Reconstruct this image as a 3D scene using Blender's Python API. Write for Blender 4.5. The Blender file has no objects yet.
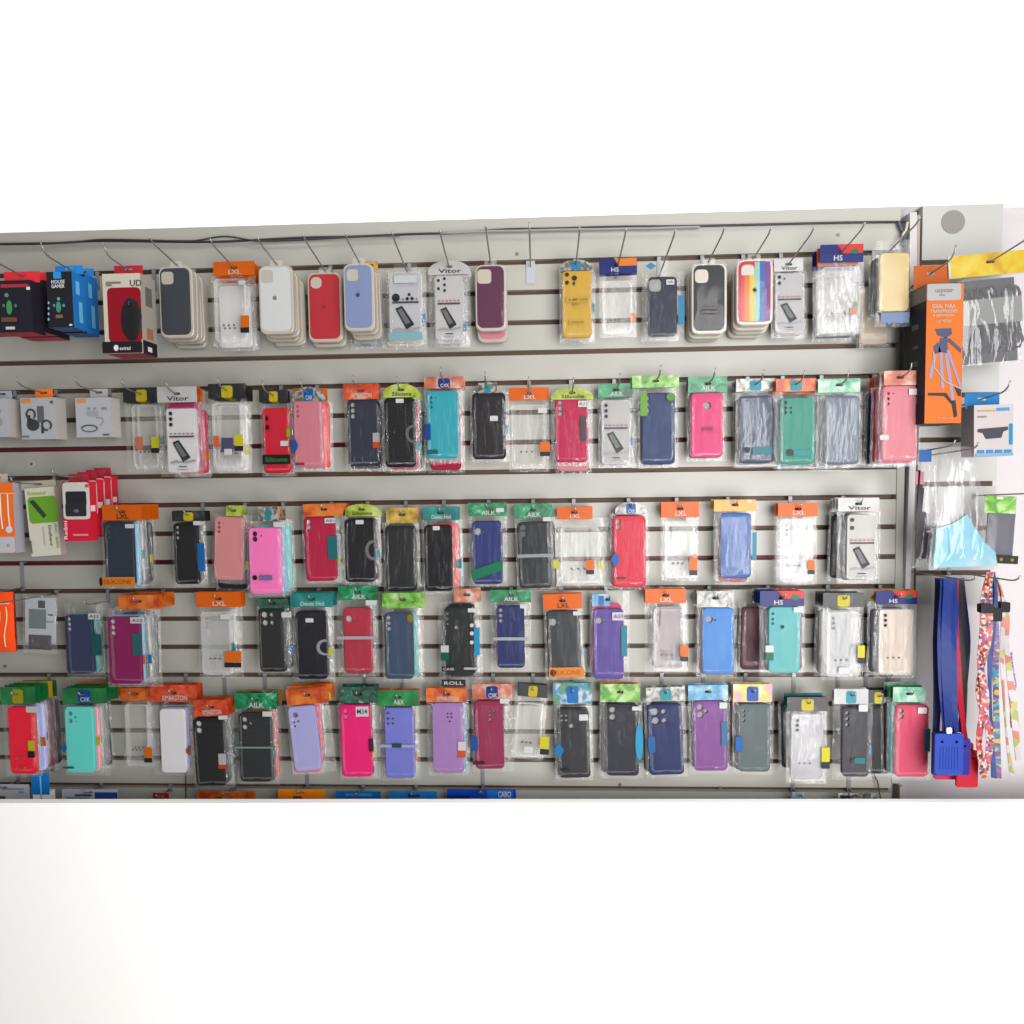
import bpy, bmesh, math, random
from mathutils import Matrix, Vector
R_ = random.Random(11)
SC = bpy.context.scene
COL = SC.collection
SC.view_settings.view_transform = 'Standard'
SC.view_settings.look = 'None'
SC.view_settings.gamma = 1.0
SC.view_settings.use_curve_mapping = False
SC.view_settings.exposure = 0.0
try:
    SC.cycles.transparent_max_bounces = 40
    SC.cycles.max_bounces = 6
    SC.cycles.use_denoising = True
except Exception:
    pass

# ------------------------------------------------------------ camera (fitted to the groove lines of the wall)
F, YAW, PITCH, ROLL, CY = 640.0, math.radians(2.32), math.radians(-2.79), math.radians(0.73), -1.635
def cam_axes():
    cy, sy, cp, sp, cr, sr = math.cos(YAW), math.sin(YAW), math.cos(PITCH), math.sin(PITCH), math.cos(ROLL), math.sin(ROLL)
    Rz = Matrix(((cy, -sy, 0), (sy, cy, 0), (0, 0, 1)))
    Rx = Matrix(((1, 0, 0), (0, cp, -sp), (0, sp, cp)))
    Ry = Matrix(((cr, 0, sr), (0, 1, 0), (-sr, 0, cr)))
    return Rz @ Rx @ Ry
AX = cam_axes()
cam = bpy.data.cameras.new('camera')
camo = bpy.data.objects.new('camera', cam); COL.objects.link(camo)
cam.sensor_width = 36; cam.lens = F / 1024 * 36; cam.clip_start = .05
r, f, u = AX.col[0], AX.col[1], AX.col[2]
camo.matrix_world = Matrix(((r.x, u.x, -f.x, 0), (r.y, u.y, -f.y, CY), (r.z, u.z, -f.z, 0), (0, 0, 0, 1)))
SC.camera = camo
def un(px, py, D):
    """pixel -> (X, Z) on the plane y = -D in front of the wall"""
    d = AX @ Vector(((px - 512) / F, 1, (512 - py) / F))
    t = (-D - CY) / d.y
    return d.x * t, d.z * t
def rect(q, D):
    x0, z1 = un(q[0], q[1], D); x1, z0 = un(q[2], q[3], D)
    return (x0 + x1) / 2, (z0 + z1) / 2, abs(x1 - x0), abs(z1 - z0)
PITCHZ, Z0 = .075, .548
def zg(k): return Z0 - k * PITCHZ

# ------------------------------------------------------------ colour and materials
def lin(c): return tuple(((v / 255) / 12.92 if v <= 10 else (((v / 255) + .055) / 1.055) ** 2.4) for v in c)
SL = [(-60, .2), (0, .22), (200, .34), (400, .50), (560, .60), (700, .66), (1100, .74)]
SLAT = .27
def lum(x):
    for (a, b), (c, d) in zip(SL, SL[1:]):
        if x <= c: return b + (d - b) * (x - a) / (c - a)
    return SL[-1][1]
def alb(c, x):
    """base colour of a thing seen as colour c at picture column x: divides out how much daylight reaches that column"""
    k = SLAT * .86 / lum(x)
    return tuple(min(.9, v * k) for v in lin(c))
MC = {}
def N(nt, t, **kw):
    n = nt.nodes.new(t)
    for k, v in kw.items():
        if hasattr(n, k): setattr(n, k, v)
    return n
def pm(name, col, rough=.5, metal=0, spec=.2, alpha=1, coat=0):
    key = ('p', tuple(round(v, 2 if max(col) > .15 else 3) for v in col), rough, metal, spec, alpha, coat)
    if key in MC: return MC[key]
    m = bpy.data.materials.new(name); m.use_nodes = True
    b = m.node_tree.nodes['Principled BSDF']
    b.inputs['Base Color'].default_value = (*col, 1); b.inputs['Roughness'].default_value = rough
    b.inputs['Metallic'].default_value = metal; b.inputs['Specular IOR Level'].default_value = spec
    b.inputs['Alpha'].default_value = alpha; b.inputs['Coat Weight'].default_value = coat
    # fine procedural grain so that no surface is dead flat
    nz = N(m.node_tree, 'ShaderNodeTexNoise'); nz.inputs['Scale'].default_value = 260
    bp = N(m.node_tree, 'ShaderNodeBump'); bp.inputs['Strength'].default_value = .06; bp.inputs['Distance'].default_value = .001
    m.node_tree.links.new(nz.outputs['Fac'], bp.inputs['Height']); m.node_tree.links.new(bp.outputs['Normal'], b.inputs['Normal'])
    MC[key] = m
    return m
def ramp_mat(name, stops, scale=(1, 1, 1), noise=9., detail=2., rough=.35, rnd=True, tex='noise', dist=0., const=False, metal=0):
    """printed pattern: a noise or wave texture through a colour ramp"""
    key = ('r', name)
    if key in MC: return MC[key]
    m = bpy.data.materials.new(name); m.use_nodes = True; nt = m.node_tree
    b = nt.nodes['Principled BSDF']; b.inputs['Roughness'].default_value = rough; b.inputs['Metallic'].default_value = metal
    tc = N(nt, 'ShaderNodeTexCoord'); mp = N(nt, 'ShaderNodeMapping'); mp.inputs['Scale'].default_value = scale
    nt.links.new(tc.outputs['Object'], mp.inputs['Vector'])
    if rnd:
        oi = N(nt, 'ShaderNodeObjectInfo'); mu = N(nt, 'ShaderNodeMath'); mu.operation = 'MULTIPLY'; mu.inputs[1].default_value = 37.
        nt.links.new(oi.outputs['Random'], mu.inputs[0]); nt.links.new(mu.outputs[0], mp.inputs['Location'])
    if tex == 'noise':
        t = N(nt, 'ShaderNodeTexNoise'); t.inputs['Scale'].default_value = noise; t.inputs['Detail'].default_value = detail
        t.inputs['Distortion'].default_value = dist
    elif tex == 'grad':
        t = N(nt, 'ShaderNodeSeparateXYZ')
    else:
        t = N(nt, 'ShaderNodeTexVoronoi'); t.inputs['Scale'].default_value = noise
    nt.links.new(mp.outputs['Vector'], t.inputs[0])
    rp = N(nt, 'ShaderNodeValToRGB'); e = rp.color_ramp.elements
    if const: rp.color_ramp.interpolation = 'CONSTANT'
    while len(e) < len(stops): e.new(.5)
    for q, (p, c) in zip(e, stops): q.position = p; q.color = (*c, 1)
    if tex == 'voro':
        sx = N(nt, 'ShaderNodeSeparateColor'); nt.links.new(t.outputs['Color'], sx.inputs[0]); nt.links.new(sx.outputs[0], rp.inputs[0])
    else:
        nt.links.new(t.outputs[0], rp.inputs[0])
    nt.links.new(rp.outputs[0], b.inputs['Base Color'])
    MC[key] = m
    return m
def film(name, veil=.03, tint=(1, 1, 1), rough=.12, bump=.5, fmul=1.3, veilcol=(.8, .8, .8), sc=(46, 46, 13)):
    """clear plastic: see-through, with a mirror sheen on crinkles"""
    key = ('f', name)
    if key in MC: return MC[key]
    m = bpy.data.materials.new(name); m.use_nodes = True; nt = m.node_tree
    nt.nodes.remove(nt.nodes['Principled BSDF']); out = nt.nodes['Material Output']
    tc = N(nt, 'ShaderNodeTexCoord'); mp = N(nt, 'ShaderNodeMapping'); mp.inputs['Scale'].default_value = sc
    nt.links.new(tc.outputs['Object'], mp.inputs['Vector'])
    oi = N(nt, 'ShaderNodeObjectInfo'); mu = N(nt, 'ShaderNodeMath'); mu.operation = 'MULTIPLY'; mu.inputs[1].default_value = 53.
    nt.links.new(oi.outputs['Random'], mu.inputs[0]); nt.links.new(mu.outputs[0], mp.inputs['Location'])
    nz = N(nt, 'ShaderNodeTexNoise'); nz.inputs['Scale'].default_value = 1.; nz.inputs['Detail'].default_value = 2.5; nz.inputs['Distortion'].default_value = .6
    nt.links.new(mp.outputs['Vector'], nz.inputs['Vector'])
    bp = N(nt, 'ShaderNodeBump'); bp.inputs['Strength'].default_value = bump; bp.inputs['Distance'].default_value = .012
    nt.links.new(nz.outputs['Fac'], bp.inputs['Height'])
    tr = N(nt, 'ShaderNodeBsdfTransparent'); tr.inputs[0].default_value = (*tint, 1)
    df = N(nt, 'ShaderNodeBsdfDiffuse'); df.inputs[0].default_value = (*veilcol, 1)
    gl = N(nt, 'ShaderNodeBsdfGlossy'); gl.inputs[0].default_value = (1, 1, 1, 1); gl.inputs['Roughness'].default_value = rough
    nt.links.new(bp.outputs['Normal'], gl.inputs['Normal'])
    m1 = N(nt, 'ShaderNodeMixShader'); m1.inputs[0].default_value = veil
    nt.links.new(tr.outputs[0], m1.inputs[1]); nt.links.new(df.outputs[0], m1.inputs[2])
    fr = N(nt, 'ShaderNodeLayerWeight'); fr.inputs[0].default_value = .5; nt.links.new(bp.outputs['Normal'], fr.inputs['Normal'])
    pw = N(nt, 'ShaderNodeMath'); pw.operation = 'POWER'; pw.inputs[1].default_value = 3.5
    nt.links.new(fr.outputs['Facing'], pw.inputs[0])
    mm = N(nt, 'ShaderNodeMath'); mm.operation = 'MULTIPLY_ADD'; mm.inputs[1].default_value = .45 * fmul; mm.inputs[2].default_value = .035 * fmul; mm.use_clamp = True
    nt.links.new(pw.outputs[0], mm.inputs[0])
    m2 = N(nt, 'ShaderNodeMixShader')
    nt.links.new(mm.outputs[0], m2.inputs[0]); nt.links.new(m1.outputs[0], m2.inputs[1]); nt.links.new(gl.outputs[0], m2.inputs[2])
    nt.links.new(m2.outputs[0], out.inputs['Surface'])
    MC[key] = m
    return m

# ------------------------------------------------------------ objects
def tag(o, label=None, cat=None, group=None, kind=None):
    if label: o['label'] = label
    if cat: o['category'] = cat
    if group: o['group'] = group
    if kind: o['kind'] = kind
    return o
def empty(name, loc, label, cat, group=None, ry=0):
    o = bpy.data.objects.new(name, None); COL.objects.link(o); o.location = loc; o.rotation_euler = (0, ry, 0)
    o.empty_display_size = .02
    return tag(o, label, cat, group)
def mobj(name, vs, fs, mats, parent=None, smooth=False, mi=None, loc=None):
    me = bpy.data.meshes.new(name); me.from_pydata(vs, [], fs); me.update()
    for m in (mats if isinstance(mats, (list, tuple)) else [mats]): me.materials.append(m)
    if mi: me.polygons.foreach_set('material_index', mi)
    if smooth: me.polygons.foreach_set('use_smooth', [True] * len(me.polygons))
    o = bpy.data.objects.new(name, me); COL.objects.link(o)
    if parent: o.parent = parent
    if loc: o.location = loc
    return o
class MB:
    def __init__(s): s.v = []; s.f = []; s.mi = []
    def add(s, vs, fs, mi=0):
        b = len(s.v); s.v += vs; s.f += [tuple(i + b for i in q) for q in fs]; s.mi += [mi] * len(fs); return s
    def box(s, x0, x1, y0, y1, z0, z1, mi=0):
        v = [(x, y, z) for x in (x0, x1) for y in (y0, y1) for z in (z0, z1)]
        return s.add(v, [(0, 1, 3, 2), (4, 6, 7, 5), (0, 4, 5, 1), (2, 3, 7, 6), (0, 2, 6, 4), (1, 5, 7, 3)], mi)
    def prism(s, pts, y0, y1, mi=0):
        """pts: (x, z) outline seen from the front; solid from y0 (front) to y1"""
        n = len(pts); v = [(x, y0, z) for x, z in pts] + [(x, y1, z) for x, z in pts]
        a = sum(pts[i][0] * pts[(i + 1) % n][1] - pts[(i + 1) % n][0] * pts[i][1] for i in range(n))
        fr = tuple(range(n)); bk = tuple(range(2 * n - 1, n - 1, -1))
        fs = [fr, bk] + [(i, i + n, (i + 1) % n + n, (i + 1) % n) for i in range(n)]
        if a < 0: fs = [q[::-1] for q in fs]
        return s.add(v, fs, mi)
    def tube(s, path, rad, n=6, mi=0):
        P = [Vector(p) for p in path]; rings = []
        for i, p in enumerate(P):
            d = (P[min(i + 1, len(P) - 1)] - P[max(i - 1, 0)]).normalized()
            a = Vector((0, 0, 1)) if abs(d.z) < .9 else Vector((1, 0, 0))
            e1 = d.cross(a).normalized(); e2 = d.cross(e1)
            rings.append([tuple(p + (e1 * math.cos(2 * math.pi * k / n) + e2 * math.sin(2 * math.pi * k / n)) * rad) for k in range(n)])
        v = [q for rg in rings for q in rg]
        fs = [(i * n + k, i * n + (k + 1) % n, (i + 1) * n + (k + 1) % n, (i + 1) * n + k) for i in range(len(P) - 1) for k in range(n)]
        fs += [tuple(range(n))[::-1], tuple(range((len(P) - 1) * n, len(P) * n))]
        return s.add(v, fs, mi)
    def out(s, name, mats, parent=None, smooth=False, loc=None):
        return mobj(name, s.v, s.f, mats, parent, smooth, s.mi, loc)
def rr(cx, cz, w, h, r, n=4):
    r = min(r, w / 2 - 1e-5, h / 2 - 1e-5); p = []
    for sx, sz, a0 in ((1, 1, 0), (-1, 1, 90), (-1, -1, 180), (1, -1, 270)):
        for k in range(n + 1):
            a = math.radians(a0 + 90 * k / n); p.append((cx + sx * (w / 2 - r) + r * math.cos(a), cz + sz * (h / 2 - r) + r * math.sin(a)))
    return p
def circ(cx, cz, r, n=12, ax=1.): return [(cx + r * math.cos(2 * math.pi * k / n), cz + ax * r * math.sin(2 * math.pi * k / n)) for k in range(n)]
def plate(name, outline, holes, y0, t, mat, parent, bevel=0., cx=0, cz=0, hole_t=None):
    """solid plate with real holes; bevel > 0 rounds the front edge"""
    bm = bmesh.new()
    def loop(pts, y): return [bm.verts.new((x, y, z)) for x, z in pts]
    def ed(vs):
        return [bm.edges.new((vs[i], vs[(i + 1) % len(vs)])) for i in range(len(vs))]
    if bevel:
        w = max(abs(x - cx) for x, z in outline); h = max(abs(z - cz) for x, z in outline)
        ins = [(cx + (x - cx) * (1 - bevel / w), cz + (z - cz) * (1 - bevel / h)) for x, z in outline]
    else: ins = outline
    o1 = loop(ins, y0); es = ed(o1); hl = []
    for hp in holes:
        q = loop(hp, y0); es += ed(q); hl.append((hp, q))
    bmesh.ops.triangle_fill(bm, edges=es, use_beauty=True, normal=(0, -1, 0))
    prev = o1
    for pts, y in ([(outline, y0 + bevel)] if bevel else []) + [(outline, y0 + t)]:
        q = loop(pts, y)
        for i in range(len(q)): bm.faces.new((prev[i], q[i], q[(i + 1) % len(q)], prev[(i + 1) % len(q)]))
        prev = q
    for hp, q in hl:
        p = loop(hp, y0 + (hole_t or t))
        for i in range(len(q)): bm.faces.new((q[i], q[(i + 1) % len(q)], p[(i + 1) % len(q)], p[i]))
    bmesh.ops.recalc_face_normals(bm, faces=bm.faces[:])
    me = bpy.data.meshes.new(name); bm.to_mesh(me); bm.free(); me.materials.append(mat)
    o = bpy.data.objects.new(name, me); COL.objects.link(o); o.parent = parent
    return o
def flat(name, pts, y, mat, parent, t=.0004):
    return MB().prism(pts, y - t, y, 0).out(name, mat, parent)
def box_pts(cx, cz, w, h): return [(cx - w / 2, cz - h / 2), (cx + w / 2, cz - h / 2), (cx + w / 2, cz + h / 2), (cx - w / 2, cz + h / 2)]
TX = {}
def text_data(s):
    if s in TX: return TX[s]
    c = bpy.data.curves.new('t', 'FONT'); c.body = s; c.resolution_u = 2; c.offset = .012; c.align_x = 'CENTER'; c.space_line = .85
    o = bpy.data.objects.new('t', c); COL.objects.link(o); dg = bpy.context.evaluated_depsgraph_get(); dg.update()
    me = bpy.data.meshes.new_from_object(o.evaluated_get(dg))
    v = [(p.co.x, p.co.y) for p in me.vertices]; fs = [tuple(p.vertices) for p in me.polygons]
    x0 = min(a for a, b in v); x1 = max(a for a, b in v); z0 = min(b for a, b in v); z1 = max(b for a, b in v)
    v = [((a - (x0 + x1) / 2) / (x1 - x0), (b - (z0 + z1) / 2) / (z1 - z0)) for a, b in v]
    bpy.data.objects.remove(o); bpy.data.curves.remove(c); bpy.data.meshes.remove(me)
    TX[s] = (v, fs); return TX[s]
def text(s, cx, cz, w, h, y, mat, parent, rot=0, name='lettering'):
    v, fs = text_data(s); c, sn = math.cos(rot), math.sin(rot)
    return mobj(name, [(cx + a * w * c - b * h * sn, y, cz + a * w * sn + b * h * c) for a, b in v], fs, mat, parent)
def pillow(name, x0, x1, z0, z1, yf, ye, yb, mat, parent, amp=.0008, nx=6, nz=9, seam=None):
    """a closed soft bag: front sheet at yf, sealed edge at ye, flat back sheet at yb"""
    b = MB(); v = []; fs = []
    for j in range(nz + 1):
        for i in range(nx + 1):
            a, c = i / nx, j / nz; e = min(1, 6 * min(a, 1 - a)) * min(1, 7 * min(c, 1 - c))
            y = ye + (yf - ye) * e + (R_.uniform(-amp, amp) if 0 < i < nx and 0 < j < nz else 0)
            wob = R_.uniform(-.0008, .0008)
            v.append((x0 + (x1 - x0) * a + (wob if i in (0, nx) else 0), y, z0 + (z1 - z0) * c + (wob if j in (0, nz) else 0)))
    fs = [(j * (nx + 1) + i, j * (nx + 1) + i + 1, (j + 1) * (nx + 1) + i + 1, (j + 1) * (nx + 1) + i) for j in range(nz) for i in range(nx)]
    b.add(v, fs)
    if seam: b.mi = [1 if (q % nx in (0, nx - 1) or q < nx) else 0 for q in range(nx * nz)]
    m = .004
    b.add([(x0, ye, z0), (x1, ye, z0), (x1, ye, z1), (x0, ye, z1), (x0 + m, yb, z0 + m), (x1 - m, yb, z0 + m), (x1 - m, yb, z1 - m), (x0 + m, yb, z1 - m)],
          [(4, 7, 6, 5), (0, 4, 5, 1), (1, 5, 6, 2), (2, 6, 7, 3), (3, 7, 4, 0)])
    return b.out(name, [mat, seam] if seam else mat, parent, True)
# ------------------------------------------------------------ the setting
M_SLAT = pm('slat_panel_laminate', (SLAT * 1.0, SLAT * .98, SLAT * .885), .42, spec=.3)
M_WHITE = pm('white_wall_paint', (.86, .86, .85), .8, spec=.2)
M_SIDE = pm('side_wall_paint', (.36, .34, .348), .8, spec=.2)
M_BROWN = pm('groove_brown', (.075, .045, .03), .5)
M_MAROON = pm('groove_maroon', (.085, .008, .02), .4)
def X_at(px, py, D=0): return un(px, py, D)[0]
XL, XR = X_at(-90, 500), X_at(896, 500)
top = un(0, 233, 0)[1]
# back wall of the shop, behind everything
tag(MB().box(-2.6, 2.6, .03, .12, -1.5, top + .004).out('wall_back', M_SIDE), 'plain painted wall behind and beside the slatted display panel', 'wall', kind='structure')
tag(MB().box(-2.6, 2.6, .002, .12, top + .0005, 1.75).out('wall_back_upper', M_WHITE), 'white upper wall above the slatted display panel', 'wall', kind='structure')
tag(MB().box(-3.2, 3.2, -3.2, .12, -1.52, -1.5).out('floor', pm('floor_tile', (.5, .48, .45), .5)), 'pale shop floor', 'floor', kind='structure')
# slatted display panel: boards over a recessed core, one strip lining each groove
GW = .0125
b = MB(); zt = top
for k in range(0, 22):
    b.box(XL, XR, -.0, .018, zg(k) + GW / 2, zt); zt = zg(k) - GW / 2
b.box(XL, XR, 0, .018, -1.45, zt)
slat = tag(b.out('wall_slat_panel', M_SLAT), 'off-white slatted display panel with dark horizontal grooves', 'wall panel', kind='structure')
for k in range(0, 22):
    x1 = XR
    if k in (6, 10): 
        o = MB().box(XL, XR - .04, .014, .0295, zg(k) - .012, zg(k) + .012).out('groove_strip', M_MAROON, slat)
    else:
        o = MB().box(XL, XR, .014, .0295, zg(k) - .012, zg(k) + .012).out('groove_strip', M_BROWN, slat)
for k in (6, 10): MB().box(XR - .04, XR, .014, .0295, zg(k) - .012, zg(k) + .012).out('groove_strip', M_BROWN, slat)
# second narrow panel on the right
xl2, xr2 = X_at(919, 420), X_at(998, 420)
zb2 = un(945, 604, 0)[1]
g2 = [un(950, 262 + 44.4 * i, 0)[1] for i in range(8)]
b = MB(); zt = top + .0
for z in g2:
    b.box(xl2, xr2, 0, .018, z + GW / 2, zt); zt = z - GW / 2
b.box(xl2, xr2, 0, .018, zb2, zt)
p2 = tag(b.out('wall_slat_panel_right', pm('slat_panel_laminate_new', (.3, .297, .285), .42, spec=.3)), 'narrow off-white slatted panel on the right beside the lanyards', 'wall panel', kind='structure')
for z in g2: MB().box(xl2, xr2, .014, .0295, z - .012, z + .012).out('groove_strip', M_BROWN, p2)
c = un(953, 222, -.0); 
MB().prism(circ(c[0], c[1], .028, 20), -.0015, 0).out('grommet', pm('grommet_grey', (.16, .15, .14), .5), p2)
# conduit and post in the gap between the two panels
q = [un(907, 300, 0), un(908.5, 470, 0), un(903, 586, 0)]
tag(MB().prism([(X_at(906, 250), top - .02), (X_at(906.5, 460), un(906, 460, 0)[1]), (X_at(902, 588), un(902, 588, 0)[1]), (X_at(907, 588), un(907, 588, 0)[1]), (X_at(913, 460), un(906, 460, 0)[1]), (X_at(913, 250), top - .02)], -.014, .03).out('trim_1', pm('trunking', (.34, .325, .325), .5)), 'pale cable trunking running down the gap between the two panels', 'trim', kind='structure')
tag(MB().box(X_at(914, 400), X_at(918, 400), .004, .03, un(916, 600, 0)[1], top - .02).out('trim_2', pm('trim_brown', (.24, .205, .18), .6)), 'brown edging strip beside the narrow panel', 'trim', kind='structure')
tag(MB().box(X_at(899, 790), X_at(902.5, 790), -.004, .03, -1.45, un(900, 786, 0)[1]).out('trim_3', pm('trim_pale', (.28,.25,.22), .6)), 'pale edging strip at the foot of the slatted panel', 'trim', kind='structure')
tag(MB().box(X_at(894.5, 600), X_at(902, 600), -.002, .03, un(898, 783, 0)[1], un(898, 463, 0)[1]).out('trim_4', M_SLAT), 'off-white edging board closing the right end of the slatted panel', 'trim', kind='structure')
# invented low white counter wall, added to fill the foot of the view
za = un(0, 803, .13)[1]
lo, hi = .05, .6
for _ in range(40):
    mid = (lo + hi) / 2
    if un(1023, 803, mid)[1] > za: hi = mid
    else: lo = mid
D0, D1 = .13, (lo + hi) / 2
xa, xb = un(0, 803, D0)[0], un(1023, 803, D1)[0]
sl = (D1 - D0) / (xb - xa)
def yc(x): return -(D0 + sl * (x - xa))
v = []
for x in (xa - .25, xb + .25):
    for dy in (0, .02):
        for z in (-1.5, za): v.append((x, yc(x) + dy, z))
tag(mobj('wall_counter_added', v, [(0, 1, 3, 2), (4, 6, 7, 5), (0, 4, 5, 1), (2, 3, 7, 6), (0, 2, 6, 4), (1, 5, 7, 3)], M_WHITE), 'low white counter wall in front of the display panel', 'counter', kind='structure')

# black cables sagging along the top edge of the panel
def cable(pts, D, rad, label, nm='cable', col=(.03, .028, .028)):
    P = []
    for (x0, y0), (x1, y1) in zip(pts, pts[1:]):
        for k in range(8):
            t = k / 8; s = t * t * (3 - 2 * t); X, Z = un(x0 + (x1 - x0) * t, y0 + (y1 - y0) * s, D); P.append((X, -D, Z))
    X, Z = un(*pts[-1], D); P.append((X, -D, Z))
    return tag(MB().tube(P, rad, 6).out(nm, pm('cable_sheath', col, .5), smooth=True), label, 'cable')
cable([(-89, 246), (30, 244), (100, 241), (200, 242), (330, 237), (440, 233.5), (520, 229), (640, 226.5), (905, 222)], .006, .0028, 'black cable running the whole length of the panel top')
cable([(-89, 245), (60, 243), (105, 239.5), (190, 241), (225, 236.5), (260, 241), (400, 235.5)], .011, .0022, 'thin black cable looping over the panel top on the left')
cable([(440, 233), (500, 231), (580, 229.5), (640, 228.5), (700, 227)], .012, .003, 'grey cable lying beside the black one above the yellow case', col=(.2, .19, .19))
cable([(898, 222), (902, 230), (905, 239), (903, 246)], .01, .004, 'dark cable dropping into the gap between the panels', col=(.05, .06, .09))
cable([(908, 222), (905, 232), (898, 242), (893, 250)], .016, .003, 'pale twisted cable beside the gold case', col=(.35, .34, .27))
cable([(873, 772), (877, 780), (880, 795), (881, 815)], .012, .0016, 'thin black cord hanging below the dark grey case')
cable([(185.7, 768), (185.9, 790), (186, 812)], .003, .0012, 'thin dark cord hanging down below the white case')  # thin tube drawn for the dark vertical joint of the panel
for px, py in ((31.5, 464), (5, 666), (517, 254), (838, 235), (620, 784.5), (720, 787.5)):
    X, Z = un(px, py, 0)
    o = empty('screw', (X, 0, Z), 'small screw head set in the slatted panel', 'screw', 'screws in the slatted panel')
    MB().prism(circ(0, 0, .0042, 12), -.0015, 0).out('head', pm('screw_steel', (.16, .15, .14), .4, .6), o)
    if px == 31.5: MB().prism(circ(0, 0, .008, 14), -.0007, 0).out('washer', pm('washer', (.33, .32, .3), .5), o)

# light: daylight from the shop front on the right, overhead lamps added to brighten the upper wall, soft room light
def area(name, loc, tgt, sx, sy, e, col=(1, 1, 1)):
    L = bpy.data.lights.new(name, 'AREA'); L.shape = 'RECTANGLE'; L.size = sx; L.size_y = sy; L.energy = e; L.color = col
    o = bpy.data.objects.new(name, L); COL.objects.link(o); o.location = loc
    o.rotation_euler = (Vector(tgt) - Vector(loc)).to_track_quat('-Z', 'Y').to_euler()
    return o
area('shop_front_daylight', (1.05, -2.0, -.2), (.6, 0, -.2), 1.5, 2.4, 118, (1, .985, .985))
area('added_overhead_lamp', (-.9, -.75, 1.62), (-.75, 0, .2), 1.5, .25, 10, (1, .97, .9))
area('added_overhead_lamp', (.7, -.75, 1.62), (.7, 0, .2), 1.5, .25, 6, (1, .97, .9))
w = bpy.data.worlds.new('room_light'); SC.world = w; w.use_nodes = True
w.node_tree.nodes['Background'].inputs[0].default_value = (1, .98, .95, 1); w.node_tree.nodes['Background'].inputs[1].default_value = .42
# ------------------------------------------------------------ packaged phone cases
XREF = 600
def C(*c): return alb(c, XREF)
W = C(232, 232, 230); K = C(28, 26, 28)
OR = C(246, 112, 18); TXT = pm('print_white', W, .4); INK = pm('print_black', K, .4)
FOIL = {
 'lxl': pm('card_orange', OR, .35),
 'orange': ramp_mat('card_orange_foil', [(.35, C(205, 70, 10)), (.5, C(248, 118, 20)), (.68, C(255, 150, 60))], noise=40, rough=.45),
 'red': ramp_mat('card_red_foil', [(.35, C(205, 50, 15)), (.52, C(240, 82, 30)), (.62, C(250, 105, 55)), (.72, C(255, 170, 140))], noise=34, rough=.45, dist=.8),
 'lime': ramp_mat('card_lime_foil', [(.3, C(120, 150, 20)), (.5, C(190, 210, 50)), (.7, C(225, 240, 150))], noise=34, rough=.45),
 'leaf': ramp_mat('card_leaf_foil', [(.3, C(60, 130, 30)), (.48, C(120, 195, 60)), (.62, C(190, 235, 140)), (.72, C(235, 245, 220))], noise=34, rough=.45, dist=1),
 'green': ramp_mat('card_green_foil', [(.32, C(5, 90, 55)), (.5, C(12, 150, 95)), (.64, C(30, 175, 115)), (.74, C(190, 235, 215))], noise=38, rough=.42, dist=1.2),
 'kgreen': ramp_mat('card_kelly_green', [(.3, C(10, 105, 50)), (.6, C(15, 145, 70)), (.75, C(40, 170, 95))], noise=30, rough=.455),
 'dgreen': ramp_mat('card_dark_green_foil', [(.35, C(25, 60, 50)), (.5, C(60, 100, 85)), (.64, C(20, 130, 110)), (.74, C(200, 215, 205))], noise=44, rough=.42, dist=1.4),
 'teal': ramp_mat('card_teal', [(.35, C(0, 115, 115)), (.55, C(10, 150, 145)), (.72, C(60, 180, 175))], noise=25, rough=.455),
 'black': ramp_mat('card_black_foil', [(.4, C(20, 18, 22)), (.6, C(34, 32, 36)), (.72, C(80, 80, 84))], noise=36, rough=.45, dist=.6),
 'gold': ramp_mat('card_gold_foil', [(.35, C(150, 120, 30)), (.5, C(205, 170, 60)), (.66, C(245, 205, 110))], noise=40, rough=.45),
 'yellow': ramp_mat('card_yellow_foil', [(.3, C(150, 150, 140)), (.45, C(245, 190, 40)), (.6, C(250, 170, 60)), (.72, C(245, 225, 170))], noise=36, rough=.45),
 'silver': ramp_mat('card_silver_print', [(.36, C(95, 95, 92)), (.48, C(170, 168, 160)), (.62, C(215, 213, 206)), (.72, C(240, 238, 232))], noise=44, rough=.25, dist=1.4),
 'white': ramp_mat('card_white', [(.3, C(205, 203, 202)), (.7, C(228, 226, 226))], noise=20, rough=.455),
 'navy': pm('card_navy', C(30, 42, 125), .35),
 'sky': ramp_mat('card_sky_blue', [(.35, C(60, 160, 210)), (.52, C(130, 200, 235)), (.7, C(225, 240, 248))], noise=36, rough=.45),
 'mix': ramp_mat('card_multicolour', [(.3, C(40, 60, 150)), (.44, C(90, 175, 60)), (.52, C(40, 140, 200)), (.62, C(225, 235, 225)), (.74, C(120, 190, 70))], noise=30, rough=.45),
 'pinkmix': ramp_mat('card_pink_print', [(.32, C(215, 120, 140)), (.48, C(240, 190, 195)), (.6, C(235, 225, 60)), (.72, C(245, 240, 238))], noise=30, rough=.45),
 'coral': ramp_mat('card_coral_print', [(.3, C(190, 90, 60)), (.5, C(225, 125, 95)), (.68, C(245, 215, 200))], noise=36, rough=.45),
 'seafoam': ramp_mat('card_seafoam_print', [(.3, C(60, 160, 120)), (.48, C(130, 205, 170)), (.64, C(205, 235, 215))], noise=34, rough=.45, dist=.8),
}
F_BAG = film('bag_film', .004, bump=1., fmul=.12, rough=.14)
F_SEAM = film('bag_seam', .05, bump=1., fmul=1.0, rough=.15, sc=(90, 90, 30))
F_CLEAR = film('clear_case_plastic', .05, rough=.2, bump=.3, fmul=.4, veilcol=(.6, .6, .58))
F_CRUMP = film('crumpled_film', .05, rough=.16, bump=.9, fmul=.8, veilcol=(.7, .7, .72))
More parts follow.
